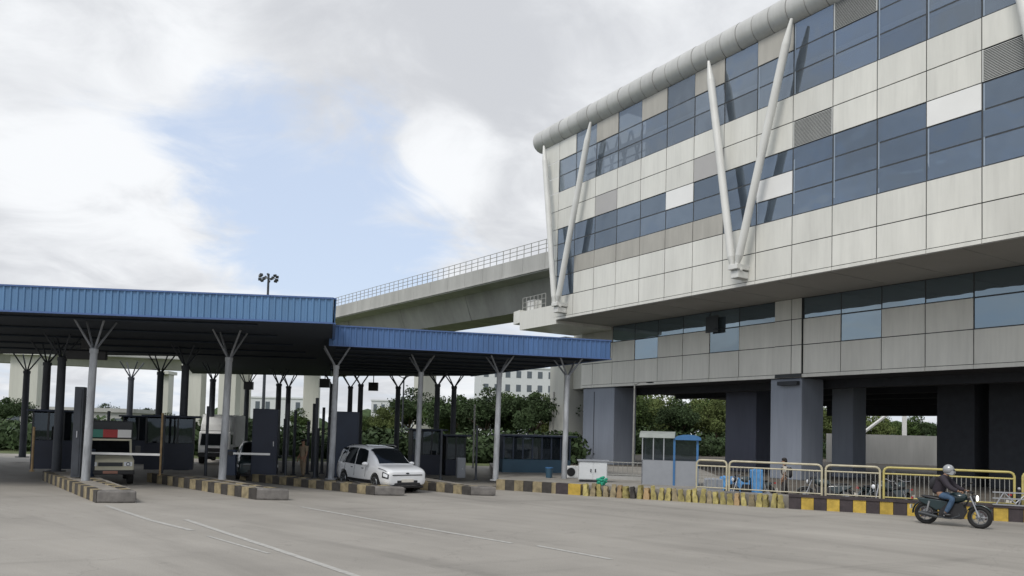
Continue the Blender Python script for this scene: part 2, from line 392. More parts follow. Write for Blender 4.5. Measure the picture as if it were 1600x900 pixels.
# ------------------------------------------------------------------ station building
BA = math.atan2(math.cos(R(-32)), math.sin(R(-32)))      # local X runs along the facade away from the camera, local Y points out of it
BO = (14.817, 44.137)
B = thing('station_building', 'large metro station building clad in white panels and blue glass, raised on purple pillars', 'building', (*BO, 0), BA)
UD = 4.89                          # overhang of the upper block
ds = -3.89                         # grid offset of the upper block
pcache = {}
def panel(name, m, x0, x1, z0, z1, y, t=.03, gap=.022, par=None, lab=None):
    key = (m, round(x1-x0,3), round(z1-z0,3), t)
    if key not in pcache:
        w2, h2 = (x1-x0)/2-gap, (z1-z0)/2-gap
        pcache[key] = MB().box(-w2, w2, 0, t, -h2, h2).mesh(name, m)
    o = inst(name, pcache[key], par or B, ((x0+x1)/2, y, (z0+z1)/2))
    if 'glass' in m: o.rotation_euler = (R(rnd.uniform(-.35,.35)), 0, R(rnd.uniform(-.3,.3)))
    else: o.rotation_euler = (R(rnd.uniform(-.12,.12)), 0, R(rnd.uniform(-.1,.1)))
    if lab: o['label'] = lab
    return o
def louvre(x0, x1, z0, z1, y):
    key = ('lv', round(x1-x0,3), round(z1-z0,3))
    if key not in pcache:
        mb = MB(); w2, h2 = (x1-x0)/2-.02, (z1-z0)/2-.02; n = 20
        for i in range(n):
            z = -h2+(i+.5)*2*h2/n
            mb.add([(-w2,0,z+.025),(w2,0,z+.025),(w2,.05,z-.015),(-w2,.05,z-.015),(-w2,0,z+.012),(w2,0,z+.012),(w2,.05,z-.028),(-w2,.05,z-.028)],
                   [(0,1,2,3),(7,6,5,4),(3,2,6,7),(0,4,5,1),(0,3,7,4),(1,5,6,2)])
        mb.box(-w2,-w2+.04,0,.055,-h2,h2); mb.box(w2-.04,w2,0,.055,-h2,h2)
        pcache[key] = mb.mesh('louvre_panel', 'louvre')
    o = inst('louvre_panel', pcache[key], B, ((x0+x1)/2, y, (z0+z1)/2)); o['label'] = 'grey metal louvre panel with fine slats'
Zr = [10.15, 11.56, 12.97, 14.09, 15.2, 16.28, 17.58, 18.88, 20.0, 21.12, 22.45]   # upper rows R1 R2 W1 W2 W3 P1 P2 W4 W5 W6
Xb = [18.55]+[16.6-2.2*k for k in range(17)]                                        # column boundaries
# cell map: rows bottom to top; w white, t tan, g grey, G glass, B bright, L louvre
cols = {  # index of column between Xb[i], Xb[i+1]
 0: 'wGGGGwwGGw', 1: 'wwtGGwwGGG', 2: 'wwtGGgwGGt', 3: 'wwtGGwwGGG', 4: 'wwtGGwwGGt', 5: 'wwtGBwwGGG', 6: 'wwtGGgwGGt',
 7: 'wwGGGwwGGG', 8: 'wwGBGwwGGt', 9: 'wwGGGLwGGG', 10: 'wwGGGwwGGL', 11: 'wwGGGwwGGG', 12: 'wwGGBwwGGG', 13: 'wwGGGLwGGG', 14: 'wwGGGwwGGG', 15: 'wwGGGwwGGw', 16: 'wwGGGwwGGG'}
nm = {'w': 'panel_white', 't': 'panel_tan', 'g': 'panel_grey', 'B': 'panel_bright'}
for i, s in cols.items():
    xa, xb = Xb[i+1]+ds, Xb[i]+ds
    for r, c in enumerate(s):
        z0, z1 = Zr[r], Zr[r+1]
        if c == 'G':
            panel('window_pane', 'facade_glass' if r < 7 else 'facade_glass_upper', xa, xb, z0, z1, UD-.015, .012, .035)
        elif c == 'L': louvre(xa, xb, z0, z1, UD-.02)
        else: panel('facade_panel', nm[c], xa, xb, z0, z1, UD, .03, lab={'t': 'tan facade panel', 'g': 'grey facade panel', 'B': 'bright white facade panel'}.get(c))
    panel('bottom_trim', 'panel_white', xa, xb, 9.97, Zr[0], UD+.01, .04, .012)
    for (r0, r1) in ((2,5),(7,10)):          # pale mullion fins beside the glass
        gl = [r for r in range(r0, r1) if s[r] == 'G']
        if gl and i > 7: MB().box(xb-.10, xb-.045, UD-.05, UD+.0, Zr[min(gl)]+.04, Zr[max(gl)+1]-.04).build('mullion', 'mullion_pale', B)
# outermost left column widens upward to the slanted end
def edge(z): return 18.55+ds+.35+(z-10)*.135
for r in range(10):
    z0, z1 = Zr[r]+.02, Zr[r+1]-.02; x0 = 18.55+ds+.02
    MB().add([(x0,UD,z0),(edge(z0),UD,z0),(edge(z1),UD,z1),(x0,UD,z1),(x0,UD+.03,z0),(edge(z0),UD+.03,z0),(edge(z1),UD+.03,z1),(x0,UD+.03,z1)],
             [(0,1,2,3),(7,6,5,4),(0,4,5,1),(1,5,6,2),(2,6,7,3),(3,7,4,0)]).build('facade_panel', 'panel_white', B)
# core behind the panels (dark joints) and dark rooms behind glass
XR = Xb[17]+ds
mb = MB()
for z0, z1 in ((9.99, 12.97), (16.30, 18.87), (22.46, 22.9)): mb.box(XR, 18.5+ds, UD-.25, UD-.03, z0, z1)
mb.build('wall_core', 'joint_dark', B)
mb = MB(); mb.box(XR, 18.5+ds, UD-1.6, UD-1.4, 12.9, 16.4); mb.box(XR, 11.6+ds, UD-1.9, UD-1.7, 18.8, 22.5)
for i, s in cols.items():      # backing right behind opaque cells in the window bands
    for r in (2,3,4,7,8,9):
        if s[r] != 'G': mb.box(Xb[i+1]+ds, Xb[i]+ds, UD-.06, UD-.03, Zr[r], Zr[r+1])
mb.build('inner_wall', 'interior_dark', B)
mb = MB(); 
for z in (12.95, 16.22, 18.82): mb.box(XR, 18.5+ds, UD-1.6, UD-.05, z, z+.06)
mb.build('floor_slab', 'interior_dark', B)
# dark window bars (horizontal + vertical)
mb = MB()
for r in (2,3,4,5,7,8,9,10): mb.box(XR, 18.5+ds, UD-.06, UD-.008, Zr[r]-.03, Zr[r]+.03)
for x in Xb:
    for a, b in ((12.97, 16.28), (18.88, 22.45)): mb.box(x+ds-.03, x+ds+.03, UD-.06, UD-.007, a, b)
mb.build('window_frame', 'joint_dark', B)
# interior beam and ties seen through the upper glazing
mb = MB(); mb.box(XR, 16.4+ds, UD-.55, UD-.35, 20.12, 20.50)
mb.build('ceiling_beam', 'interior_pale', B)
mb = MB()
for k in range(12):
    x = 15.2-k*2.2+ds; mb.box(x-.12, x+.05, UD-1.2, UD-1.1, 18.9, 20.9)
mb.build('interior_column', 'interior_pale', B)
mb = MB()
for x in (12.6, 13.9, 15.2, 16.5): mb.cyl((x+ds, UD-2.4, 18.9), (x+ds+1.2, UD-2.4, 22.3), .07, n=6); mb.cyl((x+ds+1.2, UD-2.4, 18.9), (x+ds, UD-2.4, 22.3), .07, n=6)
for z in (19.6, 20.6, 21.6): mb.cyl((12+ds, UD-2.4, z), (18.5+ds, UD-2.4, z), .06, n=6)
mb.build('corner_truss', 'interior_dark', B, smooth=True)
# body of the building, ends and roof
for x_, z_ in ((-6.35, 13.75), (-6.9, 13.68), (-7.85, 13.8)): MB().box(x_+ds-.16, x_+ds+.16, UD-.7, UD-.5, z_, z_+.07).build('ceiling_light', 'lit_lamp', B)
mb = MB(); mb.box(XR-14, 18.4+ds, -20, UD-1.65, 10.03, 18.8); mb.box(XR-14, 11.6+ds, -20, UD-1.95, 18.8, 22.6); mb.box(XR-14, XR, UD-1.6, UD, 9.97, 22.6)
mb.build('building_body', 'panel_grey', B)
MB().box(XR-14, 12.3+ds, -20, UD-.3, 22.6, 22.9).build('roof', 'panel_grey', B)
for z0, z1 in ((10.0, 12.9), (12.9, 15.9), (15.9, 18.8)):       # end wall panels, leaning out
    for k in range(9):
        y1 = UD-.05-k*2.2; y0 = y1-2.15
        MB().add([(edge(z0)-.3,y0,z0+.03),(edge(z0)-.3,y1,z0+.03),(edge(z1)-.3,y1,z1-.01),(edge(z1)-.3,y0,z1-.01),
                  (edge(z0),y0,z0+.03),(edge(z0),y1,z0+.03),(edge(z1),y1,z1-.01),(edge(z1),y0,z1-.01)],
                 [(0,1,2,3),(7,6,5,4),(0,4,5,1),(1,5,6,2),(2,6,7,3),(3,7,4,0)]).build('end_panel', 'panel_white', B)
# soffit of the overhang
MB().box(XR-14, 18.9+ds+.2, 0.02, UD, 9.95, 9.985).build('soffit', 'soffit', B)
for k in range(14):
    x = 18-3*k; MB().box(x+ds-.02, x+ds+.02, .05, UD-.05, 9.93, 9.955).build('soffit_joint', 'concrete_dark', B)
# ledge at the far end
MB().prism([(edge(10)-.4, UD+.02), (23.2+ds, UD-.0), (23.2+ds, UD-5), (edge(10)-.4, UD-5)], 9.7, 11.05).build('ledge', 'panel_white', B)
MB().prism([(23.2+ds-.0, UD+.012), (24.4+ds, UD-.2), (24.4+ds, UD-4), (23.2+ds, UD-4)], 10.25, 11.2).build('ledge_end', 'panel_white', B)
mb = MB()
for k in range(7): mb.cyl((20.3+ds+k*.5, UD-.3, 11.05), (20.3+ds+k*.5, UD-.3, 12.1), .03, n=6)
for z in (11.4, 11.75, 12.1): mb.cyl((20.3+ds, UD-.3, z), (23.3+ds, UD-.3, z), .03, n=6)
mb.build('balcony_railing', 'rail_grey', B)
MB().box(22.1+ds, 23.0+ds, UD-1.2, UD-.5, 11.05, 11.9).build('air_unit', 'panel_bright', B)
# tube along the roof edge
TR = .78; TZ = 22.42+TR; seg = 1.05
x = 21.2+ds; k = 0; tube_me = []
for q in range(3):
    r_ = TR*(1+.012*q)
    tube_me.append(MB().cyl((-.05,0,0), (-seg,0,0), r_, r_, 28).mesh('roof_tube_segment', 'tube_metal', True))
while x > XR-6: inst('roof_tube_segment', tube_me[k%3], B, (x, UD-.25, TZ)); x -= seg; k += 1
MB().cyl((21.2+ds, UD-.25, TZ), (XR-6, UD-.25, TZ), TR-.035, n=28).build('tube_core', 'concrete_dark', B, smooth=True)
MB().ell((21.2+ds, UD-.25, TZ), (.3, TR, TR), 20, 12).build('tube_end_cap', 'tube_metal', B, smooth=True)
# V struts with brackets
for c in (17.5, 1.87, -13.05):
    for dx in (2.1, -3.25):
        p0 = Vector((c+ds+(.16 if dx > 0 else -.16), UD+.78, 10.95)); p1 = Vector((c+ds+dx+.05, UD+.62, 22.35))
        d = (p1-p0); mb = MB().cyl(p0, p0+d*.04, .10, .2, 16).cyl(p0+d*.04, p0+d*.90, .2, .2, 16).cyl(p0+d*.90, p1, .2, .07, 16)
        mb.build('strut', 'strut_paint', B, smooth=True)
    MB().box(c+ds-.30, c+ds+.30, UD+.03, UD+.95, 10.72, 10.98).box(c+ds-.24, c+ds+.24, UD+.03, UD+.80, 10.30, 10.66).cyl((c+ds-.32, UD+.62, 10.72), (c+ds+.32, UD+.62, 10.72), .1, n=12)\
        .build('strut_bracket', 'strut_paint', B, bevel=.03)
# lower band
Lx = [18.1, 16.73, 14.46, 12.05, 9.72, 7.38, 5.06, 2.71, .02, -1.12, -1.79, -4.11, -6.38, -8.6, -10.82, -12.95, -15.15, -17.35, -19.5, -21.7]
Lz = [5.80, 7.38, 8.80, 9.95]
lc = ['wwt', 'wwt', 'wwG', 'wGG', 'wwG', 'wwG', 'wGG', 'wwG', 'www', 'www', 'wwG', 'wGG', 'wwG', 'wwG', 'wGG', 'wwG', 'wwG', 'wGG', 'wwG']
for i, s in enumerate(lc):
    xa, xb = Lx[i+1], Lx[i]
    for r, c in enumerate(s):
        if c == 'G': panel('window_pane', 'facade_glass_low', xa, xb, Lz[r], Lz[r+1], -.015, .012, .035)
        else: panel('facade_panel', 'panel_white' if c == 'w' else 'panel_tan', xa, xb, Lz[r], Lz[r+1], .12 if i in (8, 9) else 0, .03, lab='tan facade panel' if c == 't' else None)
    panel('bottom_trim', 'panel_white', xa, xb, 5.6, 5.80, .01, .05, .008)
mb = MB(); mb.box(-21.7, 18.05, -.25, -.03, 5.62, 8.78); mb.box(14.5, 18.05, -.25, -.03, 8.78, 9.94); mb.box(-1.75, 0, -.2, .115, 5.62, 9.94)
mb.build('wall_core', 'joint_dark', B)
MB().box(-21.7, 18.0, -1.5, -1.3, 5.7, 9.93).build('inner_wall', 'interior_dark', B)
mb = MB()
for z in (7.38, 8.80, 9.93): mb.box(-21.7, 14.46, -.06, -.008, z-.03, z+.03)
for xx in Lx[2:]: mb.box(xx-.03, xx+.03, -.06, -.007, 5.9, 9.93)
mb.build('window_frame', 'joint_dark', B)
MB().box(4.2, 5.0, -.05, .45, 8.75, 8.82).box(4.1, 5.1, .3, .34, 8.6, 9.6).build('open_window', 'frame_dark', B)
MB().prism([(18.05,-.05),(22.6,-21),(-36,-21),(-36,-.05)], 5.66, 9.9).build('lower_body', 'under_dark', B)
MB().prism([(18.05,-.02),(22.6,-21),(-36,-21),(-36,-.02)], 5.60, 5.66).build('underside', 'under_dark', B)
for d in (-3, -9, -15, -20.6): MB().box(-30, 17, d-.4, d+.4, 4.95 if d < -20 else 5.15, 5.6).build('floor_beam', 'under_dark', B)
MB().box(-30, 12, -21.3, -20.9, 4.15, 5.6).build('rear_beam', 'under_dark', B)
# pillars
def pillar(x0, x1, y0, y1, m, groove=None, z1=5.6, nm_='pillar'):
    mb = MB().box(x0, x1, y0, y1, 0, z1); 
    o = mb.build(nm_, m, B, bevel=.05)
    if groove: MB().box(groove-.04, groove+.04, y1-.02, y1+.006, .4, z1-.3).build('pillar_groove', 'under_dark', o)
pillar(14.3, 17.95, -2.2, -.10, 'purple_paint', 16.6)
pillar(-1.62, .48, -2.0, -.12, 'purple_paint')
MB().box(-1.5, -.2, -.1, .16, 5.2, 5.42).build('drain_pipe', 'under_dark', B)
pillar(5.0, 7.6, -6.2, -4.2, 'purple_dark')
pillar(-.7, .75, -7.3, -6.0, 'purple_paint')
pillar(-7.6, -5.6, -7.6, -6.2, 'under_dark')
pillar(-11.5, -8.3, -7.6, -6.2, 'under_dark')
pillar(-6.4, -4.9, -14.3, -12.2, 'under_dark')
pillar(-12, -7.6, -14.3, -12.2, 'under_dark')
MB().box(-30, -2.6, -15.8, -15.4, 0, 1.6).build('low_wall', 'under_dark', B)
# pale pier at the far corner
MB().box(20.0, 21.9, -2.0, .25, 0, 9.69).build('corner_pier', 'concrete_pale', B, bevel=.04)
MB().box(18.1, 19.98, -3.0, -.6, 5.62, 9.9).build('corner_wall', 'concrete_pale', B)

# ------------------------------------------------------------------ viaduct out of the station
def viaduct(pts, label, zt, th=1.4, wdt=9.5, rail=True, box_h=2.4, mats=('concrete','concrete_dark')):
    V = thing('viaduct', label, 'viaduct', (pts[0][0], pts[0][1], 0))
    ox, oy = pts[0]
    for j, ((x0,y0),(x1,y1)) in enumerate(zip(pts, pts[1:])):
        d = Vector((x1-x0, y1-y0)); Ln = d.length; d.normalize(); n = Vector((d.y, -d.x))      # n points to the back side
        e = bpy.data.objects.new('span', None); 
        ang = math.atan2(d.y, d.x)
        def bx(a0, a1, b0, b1, z0, z1, taper=0):
            mb = MB(); P = lambda a, b: (x0-ox+d.x*a+n.x*b, y0-oy+d.y*a+n.y*b)
            mb.add([(*P(a0,b0+taper),z0),(*P(a1,b0+taper),z0),(*P(a1,b1-taper),z0),(*P(a0,b1-taper),z0),(*P(a0,b0),z1),(*P(a1,b0),z1),(*P(a1,b1),z1),(*P(a0,b1),z1)],
                   [(0,3,2,1),(4,5,6,7),(0,1,5,4),(1,2,6,5),(2,3,7,6),(3,0,4,7)]); return mb
        npan = max(1, round(Ln/3))
        for k in range(npan):
            bx(k*Ln/npan+.015, (k+1)*Ln/npan-.015, 0, .22, zt-th, zt).build('parapet_panel', mats[0], V)
            bx(k*Ln/npan+.015, (k+1)*Ln/npan-.015, wdt-.22, wdt, zt-th, zt).build('parapet_panel', mats[0], V)
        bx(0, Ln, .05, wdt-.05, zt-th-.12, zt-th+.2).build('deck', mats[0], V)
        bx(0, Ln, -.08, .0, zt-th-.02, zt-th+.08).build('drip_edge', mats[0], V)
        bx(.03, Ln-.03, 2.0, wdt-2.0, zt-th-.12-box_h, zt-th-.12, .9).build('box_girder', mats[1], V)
        if rail:
            mb = MB(); P = lambda a: (x0-ox+d.x*a+n.x*.1, y0-oy+d.y*a+n.y*.1)
            nn = int(Ln/1.0)
            for k in range(nn+1): mb.cyl((*P(k*Ln/nn), zt), (*P(k*Ln/nn), zt+1.1), .035, n=5)
            for z in (.38, .74, 1.1): mb.cyl((*P(0), zt+z), (*P(Ln), zt+z), .03, n=5)
            mb.build('handrail', 'rail_grey', V)
    return V
v1 = viaduct([(6.2,59.6),(2.44,64.23),(-6.56,76.4),(-14.5,86.9),(-22.5,97.6),(-33,110),(-46,121)], 'grey concrete metro viaduct with handrail running out of the station building', 17)
def pier_on(V, x, y, z1, w_, d_, rot, cap=True, m='concrete_pale'):
    ox, oy = V.location.x, V.location.y
    o = MB().cbox((x-ox, y-oy, z1/2), (w_, d_, z1), rot).build('pier', m, V, bevel=.08)
    if cap: MB().cbox((x-ox, y-oy, z1+.3), (w_*1.25, d_*1.8, .6), rot).build('pier_cap', m, o)
pier_on(v1, -9.85, 88.9, 12.5, 1.3, 2.2, R(127))
pier_on(v1, -29.3, 115.2, 12.5, 3.0, 2.2, R(100)); pier_on(v1, -44, 128, 12.5, 3.0, 2.2, R(127))
# farther line crossing behind the toll plaza
v2 = viaduct([(-112,116),(-90,128),(-62,138),(-30,143)], 'distant low grey viaduct on pale square piers behind the toll plaza, left', 13.8, 1.2, 8, False, 1.6, ('concrete','concrete'))
for u0, u1, dd in ((21,65,112), (253,267,150), (293,318,128), (345,372,120)):
    x = ((u0+u1)/2-800)/1230*dd; pier_on(v2, x, dd, 11, (u1-u0)*dd/1230, 2.2, 0, True)

# ------------------------------------------------------------------ toll canopies
def fascia(T, p0, p1, z0, z1, m, sheet=1.0, o=(0,0)):
    p0, p1 = Vector(p0), Vector(p1); d = p1-p0; Ln = d.length; d.normalize(); n = Vector((d.y, -d.x)); cnt = round(Ln/sheet); w_ = Ln/cnt
    mb = MB(); k = 0; ribs = 5; pr = []
    for i in range(ribs):
        a = -w_/2+i*w_/ribs; q = w_/ribs; pr += [(a, 0), (a+q*.55, 0), (a+q*.65, .03), (a+q*.9, .03)]
    pr.append((w_/2, 0)); h = z1-z0; pr2 = [(x_, .04+y_) for x_, y_ in pr]
    vs = [(x_, -y_, 0) for x_, y_ in pr2]+[(x_, -y_, h) for x_, y_ in pr2]; N_ = len(pr2)
    fs = [(i, i+1, N_+i+1, N_+i) for i in range(N_-1)]
    vs += [(pr2[0][0]+.004, 0, 0), (pr2[-1][0]-.004, 0, 0), (pr2[-1][0]-.004, 0, h), (pr2[0][0]+.004, 0, h)]; fs.append((2*N_, 2*N_+3, 2*N_+2, 2*N_+1))
    me = MB().add(vs, fs).mesh('fascia_sheet', m)
    ang = math.atan2(d.y, d.x)
    for i in range(cnt):
        c = p0+d*(w_*(i+.5)); s = inst('fascia_sheet', me, T, (c.x-o[0], c.y-o[1], z0+rnd.uniform(-.006,.006)), ang)
    for z in (z0-.03, z1-.01):
        a, b = p0-Vector(o), p1-Vector(o); nn = n*.09
        MB().add([(a.x,a.y,z),(b.x,b.y,z),(b.x+nn.x,b.y+nn.y,z),(a.x+nn.x,a.y+nn.y,z),(a.x,a.y,z+.05),(b.x,b.y,z+.05),(b.x+nn.x,b.y+nn.y,z+.05),(a.x+nn.x,a.y+nn.y,z+.05)],
                 [(0,3,2,1),(4,5,6,7),(0,1,5,4),(1,2,6,5),(2,3,7,6),(3,0,4,7)]).build('edge_trim', 'blue_trim', T)
def tcolumn(T, x, y, zj, zu, m, o, rz=0, r=.135, lean=0):
    c = MB().cyl((0,0,.25), (lean,0,zj), r*1.02, r*.9, 14).cyl((0,0,.25), (0,0,.29), r*2, r*2, 14).build('column', m, T, smooth=True)
    c.location = (x-o[0], y-o[1], 0)
    for k in range(4):
        a = rz+math.pi/4+k*math.pi/2
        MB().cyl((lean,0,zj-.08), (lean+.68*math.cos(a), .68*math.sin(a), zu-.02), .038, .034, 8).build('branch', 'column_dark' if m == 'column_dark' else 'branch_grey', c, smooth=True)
    MB().cyl((lean,0,zj-.12), (lean,0,zj+.02), r*1.05, r*1.05, 14).build('collar', m, c, smooth=True)
    return c
oL = (-14, 26)
TL = thing('toll_canopy', 'larger and higher blue edged toll canopy on the left over the lanes', 'canopy', (*oL, 0), 0, 'toll plaza canopies')
polyL = [(-26,23.62),(-5.87,25.43),(-12.4,53.6),(-22.3,54.8),(-17.2,40.3),(-34,42.5)]
sh_ = lambda p, o: [(a-o[0], b-o[1]) for a, b in p]
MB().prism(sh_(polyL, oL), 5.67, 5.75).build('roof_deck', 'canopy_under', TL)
MB().prism(sh_([(-26,23.72),(-5.97,25.53),(-12.4,53.5),(-22.3,54.7),(-17.2,40.2),(-34,42.4)], oL), 6.1, 6.16).build('roof_sheet', 'blue_sheet', TL)
fascia(TL, (-26,23.62), (-5.87,25.43), 5.67, 6.46, 'blue_sheet', 1.0, oL)
fascia(TL, (-5.87,25.43), (-12.4,53.6), 5.67, 6.46, 'blue_sheet', 1.1, oL)
mb = MB()
for k in range(5):
    y = 26.5+k*3.2; mb.cyl((-25-oL[0], y-2-oL[1], 5.62), (-8.5-k*.3-oL[0], y-.5-oL[1], 5.62), .04, n=5)
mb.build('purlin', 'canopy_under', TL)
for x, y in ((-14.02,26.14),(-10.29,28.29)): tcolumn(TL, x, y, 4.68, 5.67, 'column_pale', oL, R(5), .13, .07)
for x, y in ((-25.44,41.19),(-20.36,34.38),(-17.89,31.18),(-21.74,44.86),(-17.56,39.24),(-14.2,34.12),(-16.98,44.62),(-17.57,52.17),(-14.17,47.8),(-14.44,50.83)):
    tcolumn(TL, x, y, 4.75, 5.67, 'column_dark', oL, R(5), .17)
ds_ = thing('display_board', 'long black message board hanging under the left canopy, beside the foremost pale column', 'sign', (-16.6, 30.6, 4.66), R(4))
MB().box(-.75, .75, -.1, .1, 0, .34).build('board', 'plastic_black', ds_, bevel=.02); MB().box(-.2, .2, -.08, .08, .42, .75).cyl((0,0,.3),(0,0,1.0),.03,n=6).build('bracket', 'plastic_black', ds_)
oR = (-2, 36)
TR_ = thing('toll_canopy', 'smaller lower blue edged toll canopy in the middle above the white car', 'canopy', (*oR, 0), 0, 'toll plaza canopies')
polyR = [(-7.06,30.05),(4.04,32.74),(-2.45,45.92),(-11.3,49.4)]
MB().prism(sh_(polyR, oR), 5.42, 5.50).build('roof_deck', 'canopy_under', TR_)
fascia(TR_, (-7.06,30.05), (4.04,32.74), 5.42, 6.16, 'blue_sheet_deep', 1.0, oR)
fascia(TR_, (4.04,32.74), (-2.45,45.92), 5.42, 6.16, 'blue_sheet_deep', 1.1, oR)
mb = MB()
for k in range(7): mb.cyl((-7-k*.5-oR[0], 31+k*2-oR[1], 5.37), (3.3-k*.9-oR[0], 33.4+k*1.8-oR[1], 5.37), .04, n=5)
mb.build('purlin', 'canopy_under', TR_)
MB().cbox((-7.2-oR[0], 30.0-oR[1], 6.1), (.22, .22, .26)).cyl((-7.2-oR[0], 29.95-oR[1], 5.9), (-7.2-oR[0], 29.95-oR[1], 6.0), .1, n=10).build('corner_lamp', 'panel_bright', TR_, bevel=.03)
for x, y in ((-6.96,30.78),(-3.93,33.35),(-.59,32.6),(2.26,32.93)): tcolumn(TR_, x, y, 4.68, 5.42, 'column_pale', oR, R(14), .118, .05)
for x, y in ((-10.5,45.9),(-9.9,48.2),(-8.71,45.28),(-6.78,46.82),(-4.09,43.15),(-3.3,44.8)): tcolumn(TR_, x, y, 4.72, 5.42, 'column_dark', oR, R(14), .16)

# ------------------------------------------------------------------ toll islands with painted kerb blocks
def island(label, nose, bend, direction, length, width, h=.34, name='toll_island', tip=('kerb_grey',)):
    T = thing(name, label, 'traffic island', (nose[0], nose[1], 0), 0, 'toll islands with striped kerbs')
    n0 = Vector(nose); b = Vector(bend); d = Vector((math.sin(direction), math.cos(direction))); r = Vector((d.y, -d.x))
    L0 = b+d*length; W = r*width
    bk = 0
    loc = lambda p: (p.x-nose[0], p.y-nose[1])
    # filling
    pts = [n0+(b-n0)*.05+d*.15, b+r*.1+d*.1, L0+r*.1, L0+W, n0+d*(1.2)+r*.1]
    MB().prism([loc(p) for p in pts], 0, h-.02).build('island_fill', 'kerb_top', T)
    def run(a, c, first, cnt=None, blk=.46, flip=math.pi):
        dd = c-a; Ln = dd.length; m = max(1, round(Ln/blk)); dd.normalize(); ang = math.atan2(dd.y, dd.x); q = Ln/m
        me = {}
        for mm in ('kerb_tan', 'kerb_brown'):
            me[mm] = MB().xprism([(-q/2+.008,0),(q/2-.008,0),(q/2-.008,h),(-q/2+.008,h)], 0, .22).mesh('kerb_block', mm)
        for i in range(m):
            c_ = a+dd*(q*(i+.5)); o = inst('kerb_block', me['kerb_tan' if (i+first)%2 else 'kerb_brown'], T, (*loc(c_), rnd.uniform(-.01,.01)), ang+flip+rnd.uniform(-.02,.02))
            o.location.z += 0
    run(b, L0, 0)
    run(n0+d*.3, n0+d*length*.8, 0, flip=0)
    # blunt nose block
    w_ = (b-n0); mid = n0+w_*.5
    MB().prism([loc(n0), loc(n0+w_*.5-d*.06), loc(b), loc(b+d*.3+r*.2), loc(n0+d*.3)], 0, h+.01).build('nose_block', 'kerb_grey', T, bevel=.05)
    return T
island('leftmost island with striped kerb blocks, its blunt nose in front of the cream pickup', (-10.65,22.64), (-11.66,22.36), R(-38.7), 9.5, 1.35)
i2 = island('second striped island from the left, its blunt nose in front of the dark car', (-6.82,24.55), (-7.83,24.48), R(-46), 8.5, 1.5)
i3 = island('low striped island hiding the wheels of the white car', (-3.58,27.17), (-4.62,27.11), R(-50), 8.5, .85, .3)
i4 = island('rightmost short island with dark striped kerb, right of the white car', (-.47,28.13), (-1.38,28.11), R(-47), 5.5, 2.2, .3)
# kerb of the right-hand pavement: plain striped run, leaning yellow blocks, striped run
K = thing('roadside_kerb', 'long kerb in yellow and black blocks edging the pavement before the station', 'kerb', (2.64, 29.36, 0))
KO = Vector((2.64, 29.36))
def krun(a, c, blk, mlist, h, t=.22, name='kerb_block', cap=None, vary=0):
    a, c = Vector(a), Vector(c); dd = c-a; Ln = dd.length; m = round(Ln/blk); q = Ln/m; dd.normalize(); ang = math.atan2(dd.y, dd.x); me = {}
    for i in range(m):
        mm = mlist[i % len(mlist)]
        if mm not in me: me[mm] = MB().box(-q/2+.006, q/2-.006, 0, t, 0, h).mesh(name, mm)
        p = a+dd*(q*(i+.5))-KO; inst(name, me[mm], K, (p.x, p.y, rnd.uniform(-vary, vary)), ang+rnd.uniform(-vary, vary))
    if cap: 
        n = Vector((-dd.y, dd.x)); A, B2 = a-KO-n*.03, c-KO-n*.03
        MB().prism([(A.x,A.y),(B2.x,B2.y),(B2.x+n.x*.35,B2.y+n.y*.35),(A.x+n.x*.35,A.y+n.y*.35)], h, h+.08).build('kerb_cap', cap, K)
krun((-.53,31.06), (2.64,29.36), .40, ['kerb_tan','kerb_brown'], .40)
krun((2.64-.9,29.36+.48), (2.64,29.36), .45, ['black_paint','yellow'], .402, .25)
krun((9.25,26.2), (15.41,23.69), .40, ['black_paint','yellow'], .40, cap='black_paint')
krun((15.41,23.69), (22,20.95), .40, ['yellow','black_paint'], .40, cap='black_paint')
# old leaning kerb stones, waisted, set on end along the edge
def stone(m):
    pr = [(-.10,0),(-.105,.2),(-.075,.34),(-.09,.44),(-.075,.50),(.06,.51),(.085,.44),(.06,.33),(.105,.18),(.10,0)]
    return MB().xprism(pr, -.10, .10).mesh('kerb_stone', m)
st = [stone(m) for m in ('yellow_dull','yellow_dull','yellow_dull','kerb_tan','yellow_dull','orange_dull','yellow_dull','kerb_brown')]
for a, c in (((2.74,29.3),(5.98,27.92)), ((5.98,27.92),(9.15,26.26))):
    a, c = Vector(a), Vector(c); dd = c-a; m = round(dd.length/.245)
    for i in range(m):
        p = a+dd*((i+.5)/m)-KO
        inst('kerb_stone', st[rnd.randrange(len(st))], K, (p.x, p.y+rnd.uniform(-.05,.05), rnd.uniform(-.06,0)), (rnd.uniform(-.08,.08), rnd.uniform(-.12,.12), math.atan2(dd.y,dd.x)+rnd.uniform(-.25,.25)), (rnd.uniform(.8,1.05), 1, rnd.uniform(.85,1.02)))

